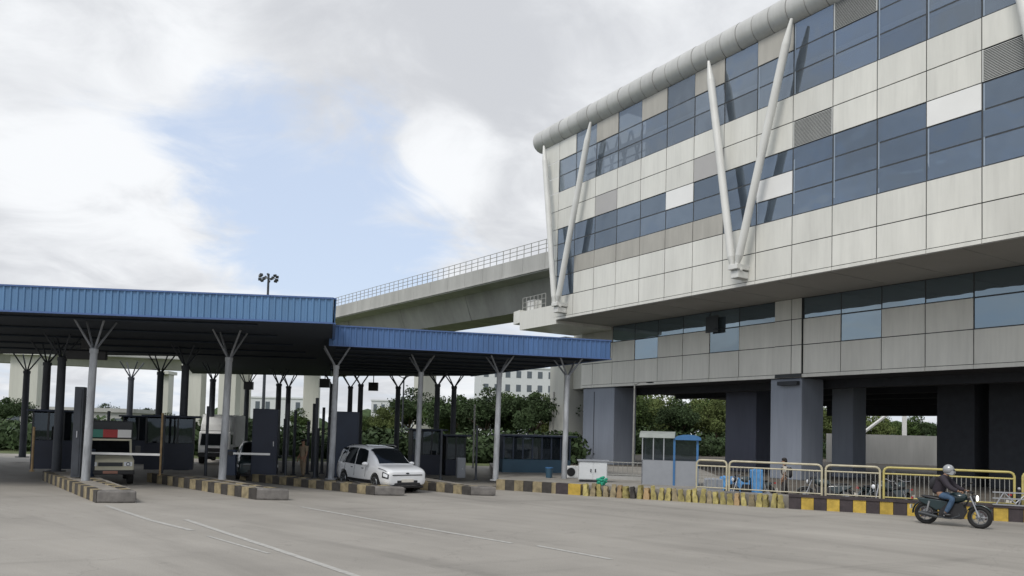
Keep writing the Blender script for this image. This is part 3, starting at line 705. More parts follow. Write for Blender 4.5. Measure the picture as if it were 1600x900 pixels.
# ------------------------------------------------------------------ pedestrian railings
def railing(u0, u1, label, m, y_off=.12, off=0, legs=True, step=.125):
    # a welded tube frame standing on the kerb between two points
    a, b = Vector(u0), Vector(u1); d = b-a; Ln = d.length; d.normalize()
    T = thing('railing', label, 'railing', (a.x, a.y, .45), math.atan2(d.y, d.x), 'pedestrian railings on the kerb')
    r = .14; H = 1.03; pts = [(0.0,0,0),(0,0,H-r)]+[(r-r*math.cos(t), 0, H-r+r*math.sin(t)) for t in (R(30),R(60),R(90))]
    pts2 = [(Ln-x, y, z) for x, y, z in pts[::-1]]
    MB().path(pts+pts2, .035, 8).build('frame', m, T, smooth=True)
    MB().cyl((0,0,.83), (Ln,0,.83), .025, n=8).cyl((0,0,.08), (Ln,0,.08), .02, n=8).build('rail', m, T)
    n = int(Ln/step)
    me = MB().cyl((0,0,.08), (0,0,.83), .011, n=6).mesh('bar', 'rail_grey')
    for k in range(1, n): inst('bar', me, T, (k*Ln/n, 0, 0))
    return T
def onkerb(u):        # point on the kerb line at a picture column, found along the kerb segments
    k = (u-800)/1230
    segs = [(Vector((5.98,27.98)), Vector((9.15,26.33))), (Vector((9.25,26.2)), Vector((15.41,23.69))), (Vector((2.64,29.36)), Vector((5.98,27.98)))]
    best = None
    for a, b in segs:
        dd = b-a; t = (k*a.y-a.x)/(dd.x-k*dd.y)
        if -.05 <= t <= 1.05: best = a+dd*t; break
    return (best.x+.1, best.y+.16)
railing(onkerb(1088), onkerb(1135), 'short cream railing right beside the blue posted kiosk', 'rail_cream')
railing(onkerb(1139), onkerb(1284), 'long cream railing behind which a person with a backpack stands', 'rail_cream')
railing(onkerb(1290), onkerb(1375), 'shorter cream railing between two longer ones, before parked motorcycles', 'rail_cream')
railing(onkerb(1381), (15.3,23.95), 'yellow railing behind the passing motorcyclist', 'rail_yellow')
railing((15.5,23.87), (21,21.6), 'yellow railing at the right edge of the picture', 'rail_yellow')
T = thing('fence', 'thin grey mesh fence between the purple pillar and the kiosk', 'fence', (4.0, 33.6, .38), R(-16))
mb = MB()
for k in range(15): mb.cyl((k*.2,0,0), (k*.2,0,.72), .012, n=5)
mb.build('fence_bar', 'rail_grey', T); MB().cyl((0,0,.72), (2.9,0,.72), .02, n=6).cyl((0,0,.2), (2.9,0,.2), .02, n=6).build('fence_rail', 'rail_grey', T)
MB().box(0,2.9,-.1,.1,0,.14).build('fence_base', 'concrete', T)

# ------------------------------------------------------------------ kiosk, cabins, cabinets
def kiosk():
    T = thing('kiosk', 'small guard kiosk with blue corner posts and curved blue gabled roof', 'kiosk', (5.12, 30.75, .38), R(-14))
    W, D_, H = 1.2, .92, 1.82
    MB().box(0,W,0,.04,0,.95).box(W+.07,W+D_,-.0,.04,0,.95).build('lower_panel', 'kiosk_grey', T)
    MB().box(0,W+D_,D_-.04,D_,0,.9).box(0,.04,.0,D_,0,.95).box(W+D_-.04,W+D_,0,D_,0,.95).build('back_panel', 'kiosk_grey', T)
    for x in (W, W+D_-.05): MB().box(x,x+.08,-.03,.05,0,H).build('post', 'kiosk_blue', T)
    for x in (.0, .42, .82): MB().box(x,x+.04,-.01,.03,.95,H).build('window_bar', 'steel', T)
    MB().box(.04,W-.01,.01,.025,.97,H-.02).build('window_pane', 'booth_glass', T); MB().box(W+.09,W+D_-.06,.01,.025,.97,H-.02).build('window_pane', 'booth_glass', T)
    MB().box(.05,.09,D_-.05,D_,0,H).box(W+D_-.06,W+D_,D_-.06,D_,0,H).box(.0,W+D_,D_-.02,D_-.0,.9,1.0).build('rear_frame', 'kiosk_grey', T)
    # roof, gabled, ridge along x; blue arched end
    pr = [(-.12,0),(.1,.16),(.5,.25),(.9,.16),(1.12,0)]
    rf = MB(); n = len(pr)
    vs = [(-.1,y,H+z) for y,z in pr]+[(W+.05,y,H+z) for y,z in pr]; fs = [(i,i+1,n+i+1,n+i) for i in range(n-1)]+[tuple(range(n))[::-1], tuple(range(n,2*n)), (0,n,2*n-1,n-1)]
    rf.add(vs, fs).build('roof', 'kiosk_roof', T)
    vs = [(W+.06+x, -.12+y, z) for x, y, z in [(0,0,H)]]
    arc = [(W+.06+(.5*(1-math.cos(t)))*.98, H+.15*math.sin(t)) for t in [math.pi*i/8 for i in range(9)]]
    MB().xprism(arc+[(W+1.04,H-.06),(W+.06,H-.06)], -.14, 1.0).build('blue_roof', 'kiosk_blue', T, smooth=True)
kiosk()
def cabin(name, label, loc, rz, W, D_, H, m_low, m_frame, split=.5, roof='navy', nwin=5, cat='cabin', group=None):
    T = thing(name, label, cat, loc, rz, group)
    h1 = H*split
    MB().box(0,W,0,.05,0,h1).box(0,W,D_-.05,D_,0,h1).box(0,.05,.05,D_-.05,0,h1).box(W-.05,W,.05,D_-.05,0,h1).build('wall', m_low, T)
    for k in range(nwin+1):
        x = k*(W-.07)/nwin; MB().box(x,x+.07,-.01,.05,h1,H).build('post', m_frame, T)
    for k in range(nwin):
        x = k*(W-.07)/nwin+.07; MB().box(x,x+(W-.07)/nwin-.07,.01,.025,h1+.02,H-.05).build('window_pane', 'booth_glass', T)
    MB().box(0,W,D_-.05,D_-.01,h1,H).box(0,.04,.05,D_-.05,h1,H).box(W-.04,W,.05,D_-.05,h1,H).build('upper_wall', m_frame, T)
    MB().box(-.15,W+.25,-.25,D_+.15,H,H+.09).build('roof', roof, T, bevel=.02)
    return T
cabin('site_cabin', 'long blue cabin with dark windows left of the pale corner pier', (-.35,36.6,0), R(14), 3.3, 1.8, 2.05, 'teal_blue', 'navy', .48, 'navy', 7)
cabin('toll_booth', 'narrow dark toll booth on the leftmost island beside a yellow post', (-19.2,31.6,.3), R(20), 1.7, 1.3, 2.3, 'navy_panel', 'frame_dark', .5, 'navy', 3, 'toll booth', 'toll booths')
cabin('toll_booth', 'dark toll booth behind the boom barrier, left of the white lorry', (-15.3,33.0,.3), R(20), 1.9, 1.3, 2.2, 'navy_panel', 'frame_dark', .5, 'navy', 3, 'toll booth', 'toll booths')
cabin('toll_booth', 'dark toll booth under the smaller canopy behind the bonnet of the white car', (-4.9,39.2,.0), R(14), 1.5, 1.6, 2.2, 'navy_panel', 'frame_dark', .45, 'navy', 3, 'toll booth', 'toll booths')
cabin('toll_booth', 'dark toll booth under the smaller canopy next to the grey metal box', (-3.2,39.2,0), R(14), 1.0, 1.4, 1.95, 'navy_panel', 'frame_dark', .4, 'navy', 2, 'toll booth', 'toll booths')
cabin('toll_booth', 'small dark toll booth seen behind the cream pickup', (-20.7,42,.0), R(14), 2.4, 1.6, 2.5, 'navy_panel', 'frame_dark', .5, 'navy', 3, 'toll booth', 'toll booths')
def tall_box(label, loc, rz, W, D_, H, m):
    T = thing('equipment_cabinet', label, 'cabinet', loc, rz)
    MB().box(0,W,0,D_,.05,H).build('cabinet_body', m, T, bevel=.02); MB().box(.06,W-.06,-.02,-.001,.15,H-.1).build('cabinet_door', m, T)
    MB().box(W-.16,W-.13,-.05,-.021,H*.45,H*.52).build('handle', 'steel', T); return T
tall_box('tall plain navy cabinet standing to the right of the dark car', (-10.5,32.0,.2), R(10), 1.0, .5, 2.75, 'navy_panel')
tall_box('tall navy cabinet directly behind the rear of the white car', (-7.5,33.6,.1), R(10), 1.0, .5, 2.85, 'navy')
tall_box('tall narrow grey cabinet beside the foremost pale column', (-14.95,26.9,.3), R(10), .3, .3, 3.15, 'column_dark')
tall_box('small pale grey metal box between dark booths under the smaller canopy', (-2.35,35.2,.1), R(14), .38, .35, .95, 'kiosk_grey')
T = thing('electrical_cabinet', 'white electrical cabinet with double doors at the foot of the purple pillar', 'cabinet', (2.72,31.2,.38), R(-2))
MB().box(0,1.12,0,.5,.08,.82).build('cabinet_body', 'far_white', T, bevel=.02)
for x in (.03,.57): MB().box(x,x+.52,-.02,-.001,.12,.78).build('cabinet_door', 'far_white', T)
MB().box(.45,.49,-.05,-.021,.4,.52).box(.63,.67,-.05,-.021,.4,.52).build('handle', 'frame_dark', T)
MB().box(-.06,1.18,-.06,.56,.82,.87).build('top', 'kiosk_grey', T); MB().box(.05,1.07,.05,.45,0,.08).build('base', 'under_dark', T)
T = thing('air_conditioner_unit', 'white air conditioner unit standing by the foot of the rightmost canopy column', 'air conditioner', (2.35,33.6,.38), R(5))
MB().box(0,.6,0,.3,0,.5).build('casing', 'white_box', T, bevel=.02); MB().torus((.25,-.012,.25), .17, .012).build('fan_ring', 'frame_dark', T); MB().cyl((.25,-.008,.25),(.25,-.002,.25),.17,n=20).build('fan_grille', 'plastic_black', T)
T = thing('blue_bin', 'small blue lidded bin beside the rightmost canopy column', 'bin', (1.65,33.3,.38), 0)
MB().cyl((0,0,0),(0,0,.4),.13,.16,14).build('bin_body', 'teal_blue', T, smooth=True); MB().cyl((0,0,.4),(0,0,.44),.17,.17,14).build('bin_lid', 'kiosk_blue', T)
mb = MB(); rr = random.Random(3)
for k in range(60):
    a = Vector((rr.gauss(0,.075), rr.gauss(0,.07), .17+rr.gauss(0,.07))); mb.ell(a, (.06,.05,.05), 6, 4)
g = mb.build('green_bag', 'green_bright', None); g.location = (3.45,29.5,.35); tag(g, 'crumpled bright green bag on the kerb in front of the white cabinet', 'bag')
def post(name, label, x, y, z0, h, r, m, cat='post'):
    o = MB().cyl((0,0,0),(0,0,h),r,r,10).cyl((0,0,0),(0,0,.04),r*2,r*2,10).build(name, m, None, smooth=True); o.location = (x,y,z0); return tag(o, label, cat)
post('marker_post', 'thin yellow post in front of the leftmost toll booth', -18.2, 30.1, .3, 1.7, .045, 'orange_dull')
post('marker_post', 'thin tan post to the left of the white lorry', -13.1, 29.6, .3, 2.35, .04, 'orange_dull')
for k_, (x_, y_, h_, r_w, lb) in enumerate(((-16.6,32.5,2.6,.06,'thin dark post between the leftmost booth and the foremost pale column'), (-13.9,31.6,2.5,.05,'thin dark post just right of the cream pickup'),
        (-12.4,32.2,2.9,.06,'thin dark post before the box of the white lorry'), (-9.2,32.4,3.1,.05,'tall thin dark post right of the tall plain navy cabinet'), (-8.3,33.6,3.4,.07,'tall dark post left of the khaki person'),
        (-7.9,34.2,2.6,.05,'thin dark post close behind the khaki person'), (-3.0,34.2,2.2,.05,'thin dark post right of the fourth pale canopy column'), (-1.5,34.9,2.4,.05,'thin dark post left of the long blue cabin'))):
    post('signal_post', lb, x_, y_, .1, h_, r_w, 'column_dark')
for x_, y_, h_ in ((-10.0,36.5,3.0),(-9.6,37.4,2.5),(-9.1,38.2,3.2),(-8.8,36.0,2.2),(-10.9,38.0,2.6),(-9.9,39.5,3.4)):
    tag(post('signal_post', '', x_, y_, 0, h_, .07, 'column_dark'), 'one of several dark posts clustered behind the lane left of the white car', 'post', 'dark posts clustered left of the white car')
for lb, u_, y_ in (('small black box hanging from the canopy right of the tall navy cabinet', 583, 47.0), ('small black box hanging under the canopy just left of the third pale column', 507, 44.5), ('small black box hanging under the left canopy above the white lorry', 388, 50.0)):
    o = MB().box(-.28,.28,-.12,.12,0,.5).cyl((0,0,.5),(0,0,.95),.03,n=6).build('lane_signal', 'plastic_black', None); o.location = ((u_-800)/1230*y_, y_, 4.45); tag(o, lb, 'signal')
def barrier(label, x, y, z, L_, rz):
    T = thing('boom_barrier', label, 'barrier', (x,y,z), rz); MB().box(-.18,.18,-.15,.15,0,1.0).build('housing', 'red_paint' if 0 else 'navy', T, bevel=.02)
    MB().box(.1,L_,-.2,-.16,.82,.9).build('boom_arm', 'panel_bright', T); MB().cyl((0,-.22,.86),(0,-.14,.86),.09,n=12).build('pivot', 'plastic_black', T)
barrier('white boom barrier lowered across the bonnet of the cream pickup', -14.9, 27.9, .3, 2.5, R(5))
barrier('white boom barrier across the front of the dark car', -10.9, 30.9, .3, 1.5, R(5))

# ------------------------------------------------------------------ vehicles
def loft(stations, ring):
    mb = MB(); n = None
    for s in stations:
        pts = ring(s); n = len(pts); mb.v += pts
    for i in range(len(stations)-1):
        for j in range(n): mb.f.append((i*n+j, i*n+(j+1)%n, (i+1)*n+(j+1)%n, (i+1)*n+j))
    mb.f.append(tuple(range(n))[::-1]); mb.f.append(tuple(range((len(stations)-1)*n, len(stations)*n)))
    return mb
def wheel(T, x, y, r, wd, side, m_rim='rim_metal'):
    o = MB().cyl((0,-wd/2,0),(0,wd/2,0),r-.02,n=28).torus((0,0,0), r-.06, .06, 'y', 28, 8, wd/2/.06).build('wheel', 'rubber', T, smooth=True); o.location = (x,y,r)
    yy = side*(wd/2+.004)
    mb = MB().torus((0,yy,0), r*.62, .018, 'y', 24, 6)
    for k in range(5):
        a = k*2*math.pi/5+.3; a2 = a+.16
        mb.add([(0,yy-.012,0.03),(r*.62*math.cos(a-.13),yy-.01,r*.62*math.sin(a-.13)),(r*.62*math.cos(a+.13),yy-.01,r*.62*math.sin(a+.13)),
                (0,yy+.012,0.03),(r*.62*math.cos(a-.13),yy+.01,r*.62*math.sin(a-.13)),(r*.62*math.cos(a+.13),yy+.01,r*.62*math.sin(a+.13))],[(0,1,2),(5,4,3),(0,3,4,1),(1,4,5,2),(2,5,3,0)])
    mb.cyl((0,yy-.02,0),(0,yy+.02,0),.05,n=12); mb.build('rim', m_rim, o, smooth=False)
    MB().cyl((0,yy-.006,0),(0,yy-.003,0),r*.6,n=24).build('brake_disc', 'plastic_black', o)
def car(name, label, loc, rz, paint, sc_=1.0, plate=True):
    T = thing(name, label, 'car', loc, rz); T.scale = (sc_,)*3
    # stations x, zbottom, belt z, top z, half width, half top width   (front at +x)
    S = [(-2.24,.46,.82,.98,.78,.64),(-2.2,.32,.92,1.30,.85,.66),(-2.08,.25,.96,1.56,.89,.66),(-1.85,.24,.96,1.67,.90,.68),(-1.2,.22,.95,1.71,.91,.69),(-.5,.21,.93,1.72,.91,.70),(.12,.21,.92,1.69,.91,.69),
         (.58,.21,.93,1.56,.91,.67),(1.0,.22,.95,1.26,.90,.66),(1.28,.22,.95,1.04,.89,.72),(1.5,.22,.93,1.01,.89,.74),(1.9,.24,.89,.97,.88,.72),(2.12,.25,.85,.92,.86,.68),(2.25,.27,.80,.87,.82,.62),(2.31,.29,.76,.82,.76,.56),(2.33,.31,.73,.78,.70,.50)]
    def ring(s):
        x,zb,zl,zt,hw,tw = s
        h = [(0,zb),(hw*.86,zb),(hw*.97,zb+.10),(hw,zb+(zl-zb)*.45),(hw*.985,zb+(zl-zb)*.8),(hw*.955,zl),(tw+(hw*.955-tw)*.25,zl+(zt-zl)*.72),(tw*.93,zt-(zt-zl)*.10),(tw*.7,zt-.012),(0,zt)]
        return [(x,y,z) for y,z in h]+[(x,-y,z) for y,z in h[-2:0:-1]]
    body = loft(S, ring).build('body', paint, T, smooth=True)
    ss = body.modifiers.new('s','SUBSURF'); ss.levels = ss.render_levels = 1
    WX = (-1.36, 1.40); WR = .34
    cut = MB()
    for x in WX:
        for s in (-1,1): cut.cyl((x, s*.62, WR), (x, s*1.1, WR), WR+.055, n=28)
    c = cut.build('cutter', 'plastic_black'); 
    bo = body.modifiers.new('b','BOOLEAN'); bo.operation = 'DIFFERENCE'; bo.object = c; bo.solver = 'EXACT'
    body.parent = None; bake(body); body.parent = T; bpy.data.objects.remove(c)
    body.data.materials.clear(); body.data.materials.append(MATS[paint]); body.data.materials.append(MATS['plastic_black'])
    body.data.polygons.foreach_set('material_index', [0]*len(body.data.polygons))
    body.data.polygons.foreach_set('use_smooth', [True]*len(body.data.polygons))
    try: body.data.set_sharp_from_angle(angle=R(45))
    except Exception: pass
    def at(x, k0, k1, t):        # point on the ring between ring points, offset outward
        for i in range(len(S)-1):
            if S[i][0] <= x <= S[i+1][0]:
                f = (x-S[i][0])/(S[i+1][0]-S[i][0]); A, B_ = ring(S[i]), ring(S[i+1]); break
        p = Vector(A[k0]).lerp(Vector(B_[k0]), f); q = Vector(A[k1]).lerp(Vector(B_[k1]), f); return p.lerp(q, t)
    off = .014
    def side_glass(xa, xb, xta, xtb, s):
        mb = MB(); n = 5; vs = []
        for i in range(n+1):
            f = i/n; lo = at(xa+(xb-xa)*f, 5, 6, .06); xt = xta+(xtb-xta)*f; md = at(xt*.55+(xa+(xb-xa)*f)*.45, 5, 6, .95); hi = at(xt, 6, 7, .70)
            for p in (lo, md, hi): vs.append((p.x, s*(p.y+off), p.z+off*.3))
        fs = [(3*i+j, 3*i+3+j, 3*i+4+j, 3*i+1+j) for i in range(n) for j in range(2)]
        MB().add(vs, fs).build('side_window', 'car_glass', T, smooth=True)
    def patch(s_, xa, xb, ka, kb, of, n=6):
        vs = []
        for i in range(n+1):
            x = xa+(xb-xa)*i/n
            for j in range(4):
                kk = ka+(kb-ka)*j/3; k0 = int(kk); p = at(x, k0, k0+1, kk-k0); nn = Vector((max(0,(x-1.7))*1.2, 1, .2)).normalized()*of
                vs.append((p.x+nn.x, s_*(p.y+nn.y), p.z+nn.z))
        return MB().add(vs, [(4*i+j, 4*i+4+j, 4*i+5+j, 4*i+1+j) for i in range(n) for j in range(3)])
    for s in (-1, 1):
        side_glass(-2.0,-1.40,-1.86,-1.34,s); side_glass(-1.34,-.42,-1.26,-.42,s); side_glass(-.34,.62,-.34,.40,s)
        # black beltline, sill
        mb = MB(); vs = []
        xs = [-.93+.22*i for i in range(10)]
        for x in xs: 
            a, b = at(x,2,3,.0), at(x,2,3,.55); vs += [(a.x,s*(a.y+.012),a.z),(b.x,s*(b.y+.012),b.z)]
        MB().add(vs, [(2*i,2*i+2,2*i+3,2*i+1) for i in range(len(xs)-1)]).build('sill_trim', 'plastic_black', T)
        # mirror
        MB().ell((.78, s*1.0, 1.03), (.11,.12,.075)).build('mirror', paint, T, smooth=True)
        # door lines
        mb = MB()
        for x in (-.38,.60,-1.30):
            pts = [at(x,3,4,t) for t in (0,.5,1)]+[at(x,4,5,t) for t in (.5,1)]
            for p, q in zip(pts, pts[1:]): mb.cyl((p.x,s*(p.y+.001),p.z),(q.x,s*(q.y+.001),q.z),.007,n=4)
        mb.build('door_seam', 'plastic_black', T)
        for x in (-.62,.36): MB().box(x-.09,x+.09,s*.885-.015,s*.885+.02,.83,.86).build('door_handle', 'chrome', T)
        # head lamp cluster and lower lamp pocket, laid on the bodywork
        patch(s, 1.98, 2.30, 3.25, 4.35, .012).build('lamp_surround', 'plastic_black', T, smooth=True)
        patch(s, 2.06, 2.27, 3.5, 4.1, .024, 4).build('headlight', 'lamp_white', T, smooth=True)
        patch(s, 1.62, 2.20, 4.86, 5.02, .016).build('light_strip', 'plastic_black', T, smooth=True)
        MB().ell((-2.1, s*.62, 1.0), (.12,.12,.08)).build('tail_light', 'red_paint', T, smooth=True)
        for x in WX:
            wheel(T, x, s*.80, WR, .2, s)
            MB().cyl((x, s*.60, WR), (x, s*.64, WR), WR+.06, n=24).build('wheel_well', 'plastic_black', T)
    # windscreen over stations .3..1.28
    vs = []; xs = [.42,.62,.82,1.0,1.15,1.26]; ts = [-1,-.5,0,.5,1]
    for x in xs:
        for t in ts:
            p = at(x, 7, 7, 0) if abs(t) == 1 else (at(x, 8, 8, 0) if abs(t) == .5 else at(x, 9, 9, 0))
            y = p.y*.97*(1 if t > 0 else -1) if t else 0
            vs.append((p.x+.012, y, p.z+.016))
    MB().add(vs, [(i*5+j, i*5+j+1, i*5+6+j, i*5+5+j) for i in range(5) for j in range(4)]).build('windscreen', 'car_glass', T, smooth=True)
    # grille, bumper insert, badge, plate
    MB().box(2.25,2.335,-.62,.62,.665,.70).build('grille_line', 'plastic_black', T)
    mb = MB().prism([(2.2,-.66),(2.30,-.62),(2.345,-.45),(2.345,.45),(2.30,.62),(2.2,.66)], .30, .40).prism([(2.2,-.46),(2.342,-.42),(2.342,.42),(2.2,.46)], .40, .49); mb.build('lower_grille', 'plastic_black', T, bevel=.02)
    MB().xprism([(1.9,.19),(2.30,.20),(2.32,.28),(1.9,.28)], -.70, .70).build('front_valance', 'plastic_black', T, bevel=.02)
    MB().ell((2.32,0,.745),(.03,.08,.03)).build('badge', 'frame_dark', T, smooth=True)
    MB().box(2.33,2.355,-.25,.25,.42,.53).build('number_plate', 'plate_white' if plate else 'kiosk_grey', T)
    for s in (-1,1): MB().path([(-1.5,s*.60,1.66),(-1.2,s*.61,1.71),(0,s*.61,1.72),(.2,s*.60,1.68)], .018, 6).build('roof_rail', 'chrome', T)
    MB().box(-2.27,-2.2,-.5,.5,.45,.6).build('rear_bumper', 'plastic_black', T)
    return T
# heading towards the camera's right
dcar = Vector((.656,-.755)); 
car('white_car', 'shiny white people carrier coming out of the toll lane under the smaller canopy', (-4.95,29.95,0), math.atan2(dcar.y, dcar.x)-R(5), 'white_car', .96)
car('dark_car', 'dark green car stopped behind the second island, half hidden by a navy cabinet', (-11.0,34.2,0), R(-70), 'dark_car', .92)

def pickup():
    T = thing('pickup_truck', 'cream pickup with a red, white and green banner over its windscreen', 'truck', (-15.25,30.0,0), R(-61)); T.scale = (.98,)*3
    # front at +x
    MB().xprism([(.2,.45),(1.95,.42),(2.0,.52),(2.0,.88),(1.9,.98),(1.05,1.06),(.2,1.06)], -.78, .78).build('bonnet', 'cream_paint', T, bevel=.06)
    MB().xprism([(-.6,.45),(.35,.45),(1.08,1.05),(.55,1.62),(.35,1.70),(-.6,1.70)], -.74, .74).build('cab', 'frame_dark', T, bevel=.05)
    MB().add([(1.10,-.66,1.08),(1.10,.66,1.08),(.60,.62,1.60),(.60,-.62,1.60)], [(0,1,2,3)]).build('windscreen', 'car_glass', T)
    MB().xprism([(1.05,1.02),(1.12,1.06),(.60,1.66),(.52,1.62)], -.74, -.67).xprism([(1.05,1.02),(1.12,1.06),(.60,1.66),(.52,1.62)], .67, .74).build('windscreen_pillar', 'cream_paint', T)
    MB().box(.45,.62,-.7,.7,1.60,1.67).build('windscreen_header', 'cream_paint', T)
    for y0, y1, m in ((-.72,-.25,'green_paint'),(-.25,.25,'red_paint'),(.25,.72,'panel_bright')): MB().box(.42,.56,y0,y1,1.72,2.02).build('banner', m, T)
    MB().box(-2.3,.38,-.78,.78,1.0,2.35).build('cargo_hood', 'frame_dark', T, bevel=.04)
    MB().box(-2.3,-.62,-.8,.8,.6,1.0).build('cargo_bed', 'cream_paint', T)
    for s in (-1,1):
        MB().box(1.98,2.03,s*.58-.14,s*.58+.14,.70,.86).build('headlight', 'lamp_white', T, bevel=.02)
        MB().torus((2.035,s*.58,.78), .06, .012, 'x', 14, 5).build('headlight_ring', 'frame_dark', T)
        for x in (-1.5,1.35): wheel(T, x, s*.70, .33, .2, s)
        MB().box(.9,1.0,s*.95-.09,s*.95+.09,1.15,1.42).cyl((.95,s*.75,1.2),(.95,s*.9,1.25),.015,n=5).build('mirror', 'plastic_black', T)
    MB().box(2.0,2.03,-.40,.40,.70,.84).build('grille', 'frame_dark', T)
    MB().box(1.95,2.12,-.8,.8,.40,.56).build('bumper', 'plastic_black', T, bevel=.03)
    MB().box(2.125,2.14,-.24,.24,.44,.54).build('number_plate', 'plate_yellow', T)
pickup()
def lorry():
    T = thing('white_lorry', 'white box lorry with a rounded roof deflector, queuing behind the toll lanes', 'truck', (-16.9,46.0,0), R(-78)); T.scale = (.92,)*3
    MB().box(-3.6,.9,-1.0,1.0,1.0,3.0).build('cargo_box', 'white_box', T, bevel=.03)
    mb = MB()
    for k in range(8): mb.box(-3.5+k*.6,-3.46+k*.6,-1.02,1.02,1.02,2.98)
    mb.build('box_rib', 'white_box', T)
    MB().xprism([(1.0,.5),(2.55,.5),(2.6,1.1),(2.45,1.9),(2.3,2.0),(1.0,2.0)], -.9, .9).build('cab', 'white_box', T, bevel=.06)
    MB().xprism([(1.0,2.0),(2.35,2.0),(2.2,2.4),(1.8,2.8),(1.3,2.95),(1.0,2.95)], -.85, .85).build('roof_deflector', 'white_box', T, bevel=.06)
    MB().add([(2.625,-.8,1.15),(2.625,.8,1.15),(2.50,.75,1.85),(2.50,-.75,1.85)], [(0,1,2,3)]).build('windscreen', 'car_glass', T)
    MB().box(2.58,2.66,-.9,.9,.45,.7).box(2.60,2.63,-.5,.5,.75,.98).build('bumper', 'plastic_black', T)
    for s in (-1,1):
        MB().box(2.6,2.64,s*.68-.12,s*.68+.12,.74,.88).build('headlight', 'lamp_white', T)
        for x in (-2.6,1.8): wheel(T, x, s*.8, .42, .25, s)
        MB().box(1.3,2.2,s*.902-.003,s*.902+.003,1.2,1.8).build('side_window', 'car_glass', T)
    MB().box(-3.5,2.4,-.5,.5,.55,.98).build('chassis', 'plastic_black', T)
lorry()

def motorcycle(label, loc, rz, tank='tank_green', group=None, lean=0, name='motorcycle'):
    T = thing(name, label, 'motorcycle', loc, rz, group); T.rotation_euler = (lean, 0, rz)
    WB = 1.40; R0 = .315
    def bw(x):
        o = MB().torus((0,0,0), R0-.055, .062, 'y', 30, 8, 1.15).build('wheel', 'rubber', T, smooth=True); o.location = (x,0,R0)
        mb = MB().torus((0,0,0), R0-.115, .014, 'y', 26, 6, 1.6).cyl((0,-.05,0),(0,.05,0),.05,n=12)
        for k in range(7):
            a = k*2*math.pi/7; mb.cyl((.04*math.cos(a),0,.04*math.sin(a)),((R0-.1)*math.cos(a),0,(R0-.1)*math.sin(a)),.011,n=5)
        mb.build('rim', 'rim_metal', o, smooth=True)
        MB().cyl((0,.045,0),(0,.052,0),.12,n=18).build('brake_disc', 'steel', o)
    bw(0); bw(WB)
    MB().ell((.80,0,.82),(.30,.16,.155), 16, 10, Euler((0,R(-8),0)).to_matrix()).build('fuel_tank', tank, T, smooth=True)
    MB().ell((.25,0,.77),(.40,.13,.06), 16, 8, Euler((0,R(6),0)).to_matrix()).build('seat', 'plastic_black', T, smooth=True)
    MB().xprism([(-.25,.76),(.3,.74),(.62,.70),(.60,.50),(.30,.42),(.12,.52),(-.15,.64)], -.11, .11).build('side_cover', tank, T, bevel=.03)
    MB().path([(1.15,0,.82),(.75,0,.72),(.1,0,.68),(-.25,0,.74)], .025).path([(1.12,0,.78),(.95,0,.42),(.5,0,.27),(.35,0,.45),(.4,0,.7)], .025).build('frame', 'plastic_black', T, smooth=True)
    MB().box(.50,.84,-.12,.12,.24,.48).ell((.55,0,.34),(.15,.15,.12)).cyl((.72,0,.42),(.80,0,.66),.10,.09,14).build('engine', 'frame_dark', T, bevel=.02)
    mb = MB()
    for k in range(6): mb.cyl((.725+k*.013,0,.46+k*.035),(.729+k*.013,0,.472+k*.035),.118,n=14)
    mb.build('cooling_fins', 'steel', T)
    MB().xprism([(.34,.22),(.95,.22),(1.06,.42),(1.0,.66),(.60,.66),(.40,.45)], -.13, .13).build('belly', 'plastic_black', T, smooth=True)
    MB().path([(.85,-.10,.50),(.92,-.12,.32),(.7,-.15,.22),(.35,-.17,.24)], .02).cyl((.35,-.17,.24),(-.15,-.18,.33),.045,.06,12).build('exhaust', 'frame_dark', T, smooth=True)
    MB().path([(0,-.08,R0),(.45,-.08,.38)], .022).path([(0,.08,R0),(.45,.08,.38)], .022).build('swingarm', 'plastic_black', T)
    for s in (-1,1):
        MB().cyl((.05,s*.1,.38),(.12,s*.11,.68),.03,n=10).build('shock_absorber', 'steel', T)
        MB().cyl((WB,s*.08,R0),(1.18,s*.085,.90),.022,n=10).cyl((WB,s*.08,R0),(1.33,s*.083,.50),.032,n=10).build('fork_leg', 'steel', T)
        MB().path([(1.12,s*.30,1.03),(1.10,s*.40,1.22)], .008, 5).cyl((1.09,s*.40,1.24),(1.08,s*.40,1.25),.055,n=12).build('mirror', 'plastic_black', T)
        MB().cyl((1.10,s*.24,1.01),(1.02,s*.36,.99),.018,n=8).build('grip', 'rubber', T)
        MB().cyl((.55,s*.12,.30),(.55,s*.26,.30),.015,n=6).build('foot_peg', 'steel', T)
    MB().path([(1.02,-.36,.99),(1.12,-.2,1.02),(1.16,0,.96),(1.12,.2,1.02),(1.02,.36,.99)], .012, 8).build('handlebar', 'chrome', T, smooth=True)
    MB().ell((1.27,0,.84),(.10,.10,.10)).build('headlight_shell', 'plastic_black', T, smooth=True)
    MB().ell((1.335,0,.84),(.04,.085,.085)).build('headlight', 'lit_lamp' if tank == 'tank_green' else 'lamp_white', T, smooth=True)
    MB().cyl((1.18,0,.97),(1.22,0,1.02),.06,.05,12).build('instrument', 'plastic_black', T)
    def fender(cx, a0, a1, rr, nm2):
        vs = []; n = 10
        for i in range(n+1):
            a = R(a0+(a1-a0)*i/n)
            for y in (-.07,-.05,.05,.07): 
                q = rr-(.02 if abs(y) > .06 else 0); vs.append((cx+q*math.cos(a), y, R0+q*math.sin(a)))
        o = MB().add(vs, [(4*i+j,4*i+j+1,4*i+5+j,4*i+4+j) for i in range(n) for j in range(3)]).build(nm2, tank, T, smooth=True)
        m = o.modifiers.new('s','SOLIDIFY'); m.thickness = .008
    fender(WB, 30, 150, R0+.04, 'front_fender'); fender(0, 60, 185, R0+.06, 'rear_fender')
